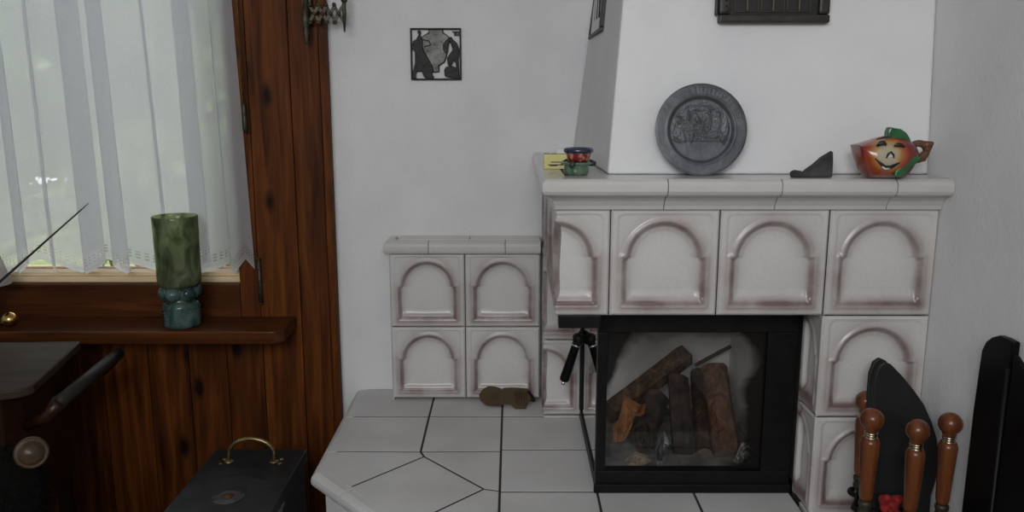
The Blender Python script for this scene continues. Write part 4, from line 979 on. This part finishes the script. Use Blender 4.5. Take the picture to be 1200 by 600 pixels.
# ------------------------------------------------------------------ garden outside the window
gr_ = plain('lawn', (.17,.20,.08), .95, col2=(.26,.28,.13), nscale=3)
tag(obj('garden_lawn', MB().box((-14, YW+.3, -.35), (6, 16, -.30)), gr_), kind='structure')
leafm = []
for i, (c1, c2) in enumerate([((.05,.11,.03), (.13,.20,.06)), ((.07,.13,.03), (.20,.26,.08)), ((.04,.08,.03), (.09,.15,.05))]):
    m, nt, b, out = newmat('leaves'); L = nt.links
    gn = nt.nodes.new('ShaderNodeNewGeometry'); c = ramp(nt, gn.outputs['Random Per Island'], [(.1, c1), (.9, c2)])
    b.inputs['Roughness'].default_value = .45; L.new(c, b.inputs['Base Color']); tl = N(nt, 'ShaderNodeBsdfTranslucent'); L.new(c, tl.inputs[0])
    mx = N(nt, 'ShaderNodeMixShader'); mx.inputs[0].default_value = .4; L.new(b.outputs[0], mx.inputs[1]); L.new(tl.outputs[0], mx.inputs[2]); L.new(mx.outputs[0], out.inputs[0]); leafm.append(m)
def shrub(x, y, h, r, m, label, seed, n=5200, leaf=.07):
    g_ = np.random.default_rng(seed); t = thing('garden_shrub', (x, y, -.30), label, 'shrub', 'shrubs outside the window')
    NC = 26 if n < 6000 else 70; cl = g_.normal(0, 1, (NC, 3)); cl /= np.linalg.norm(cl, axis=1)[:, None]; cl *= g_.uniform(.45, 1, (NC, 1)); 
    ctr = np.array([x, y, -.30+h*.58]); sc_ = np.array([r, r*.8, h*.42])
    k = g_.integers(0, NC, n); p = ctr+(cl[k]+g_.normal(0, .17, (n, 3)))*sc_
    d = g_.normal(0, 1, (n, 3)); d /= np.linalg.norm(d, axis=1)[:, None]; e = np.cross(d, g_.normal(0, 1, (n, 3))); e /= np.linalg.norm(e, axis=1)[:, None]
    s_ = leaf*g_.uniform(.6, 1.2, (n, 1)); V = np.stack([p-d*s_, p+e*s_*.5, p+d*s_, p-e*s_*.5], 1).reshape(-1, 3); F = np.arange(n*4).reshape(n, 4)
    obj('foliage', MB().add(V, F.tolist()), m, t)
    obj('trunk', MB().tube([(x, y, -.30), (x+.03, y, -.3+h*.3), (x, y, -.3+h*.6)], [.06, .045, .02], 8), M['dred'], t)
shrub(-3.9, 5.2, 2.3, .9, leafm[0], 'leafy green shrub behind the sheer curtain, first from left', 11)
shrub(-1.9, 5.6, 2.0, .9, leafm[1], 'light green shrub behind the curtain near its middle', 12)
shrub(-6.9, 10.6, 4.2, 1.6, leafm[2], 'tall dark tree beyond the shrubs at the left of the window', 13, 9000, .13)
shrub(-3.0, 10.4, 4.0, 1.5, leafm[1], 'tall pale tree beyond the shrubs behind the curtain middle', 14, 9000, .13)
shrub(.9, 9.0, 3.0, 1.2, leafm[0], 'green tree beyond the right edge of the curtain', 15, 9000, .13)
shrub(-4.9, 14.4, 4.8, 2.1, leafm[2], 'tallest dark tree far behind the other garden trees, seen through the curtain', 16, 9000, .16)
hb_ = np.random.default_rng(21); n = 26000  # hedge added to block the bright sky between the trees
p = np.stack([hb_.uniform(-17, 3, n), 17.6+hb_.uniform(-.35, .35, n), hb_.uniform(-.3, 4.6, n)], 1)
d = hb_.normal(0, 1, (n, 3)); d /= np.linalg.norm(d, axis=1)[:, None]; e = np.cross(d, hb_.normal(0, 1, (n, 3))); e /= np.linalg.norm(e, axis=1)[:, None]; s_ = .16*hb_.uniform(.6, 1.2, (n, 1))
hv = np.stack([p-d*s_, p+e*s_*.5, p+d*s_, p-e*s_*.5], 1).reshape(-1, 3)
hedge = thing('backdrop_hedge', (-7, 17.6, -.30), 'long tall clipped hedge added far behind the trees to block bright sky', 'hedge')
obj('foliage', MB().add(hv, np.arange(n*4).reshape(n, 4).tolist()), leafm[0], hedge)
obj('branch_core', MB().box((-17, 17.5, -.30), (3, 17.7, 4.2)), plain('hedge_core', (.02,.035,.012), .95), hedge)
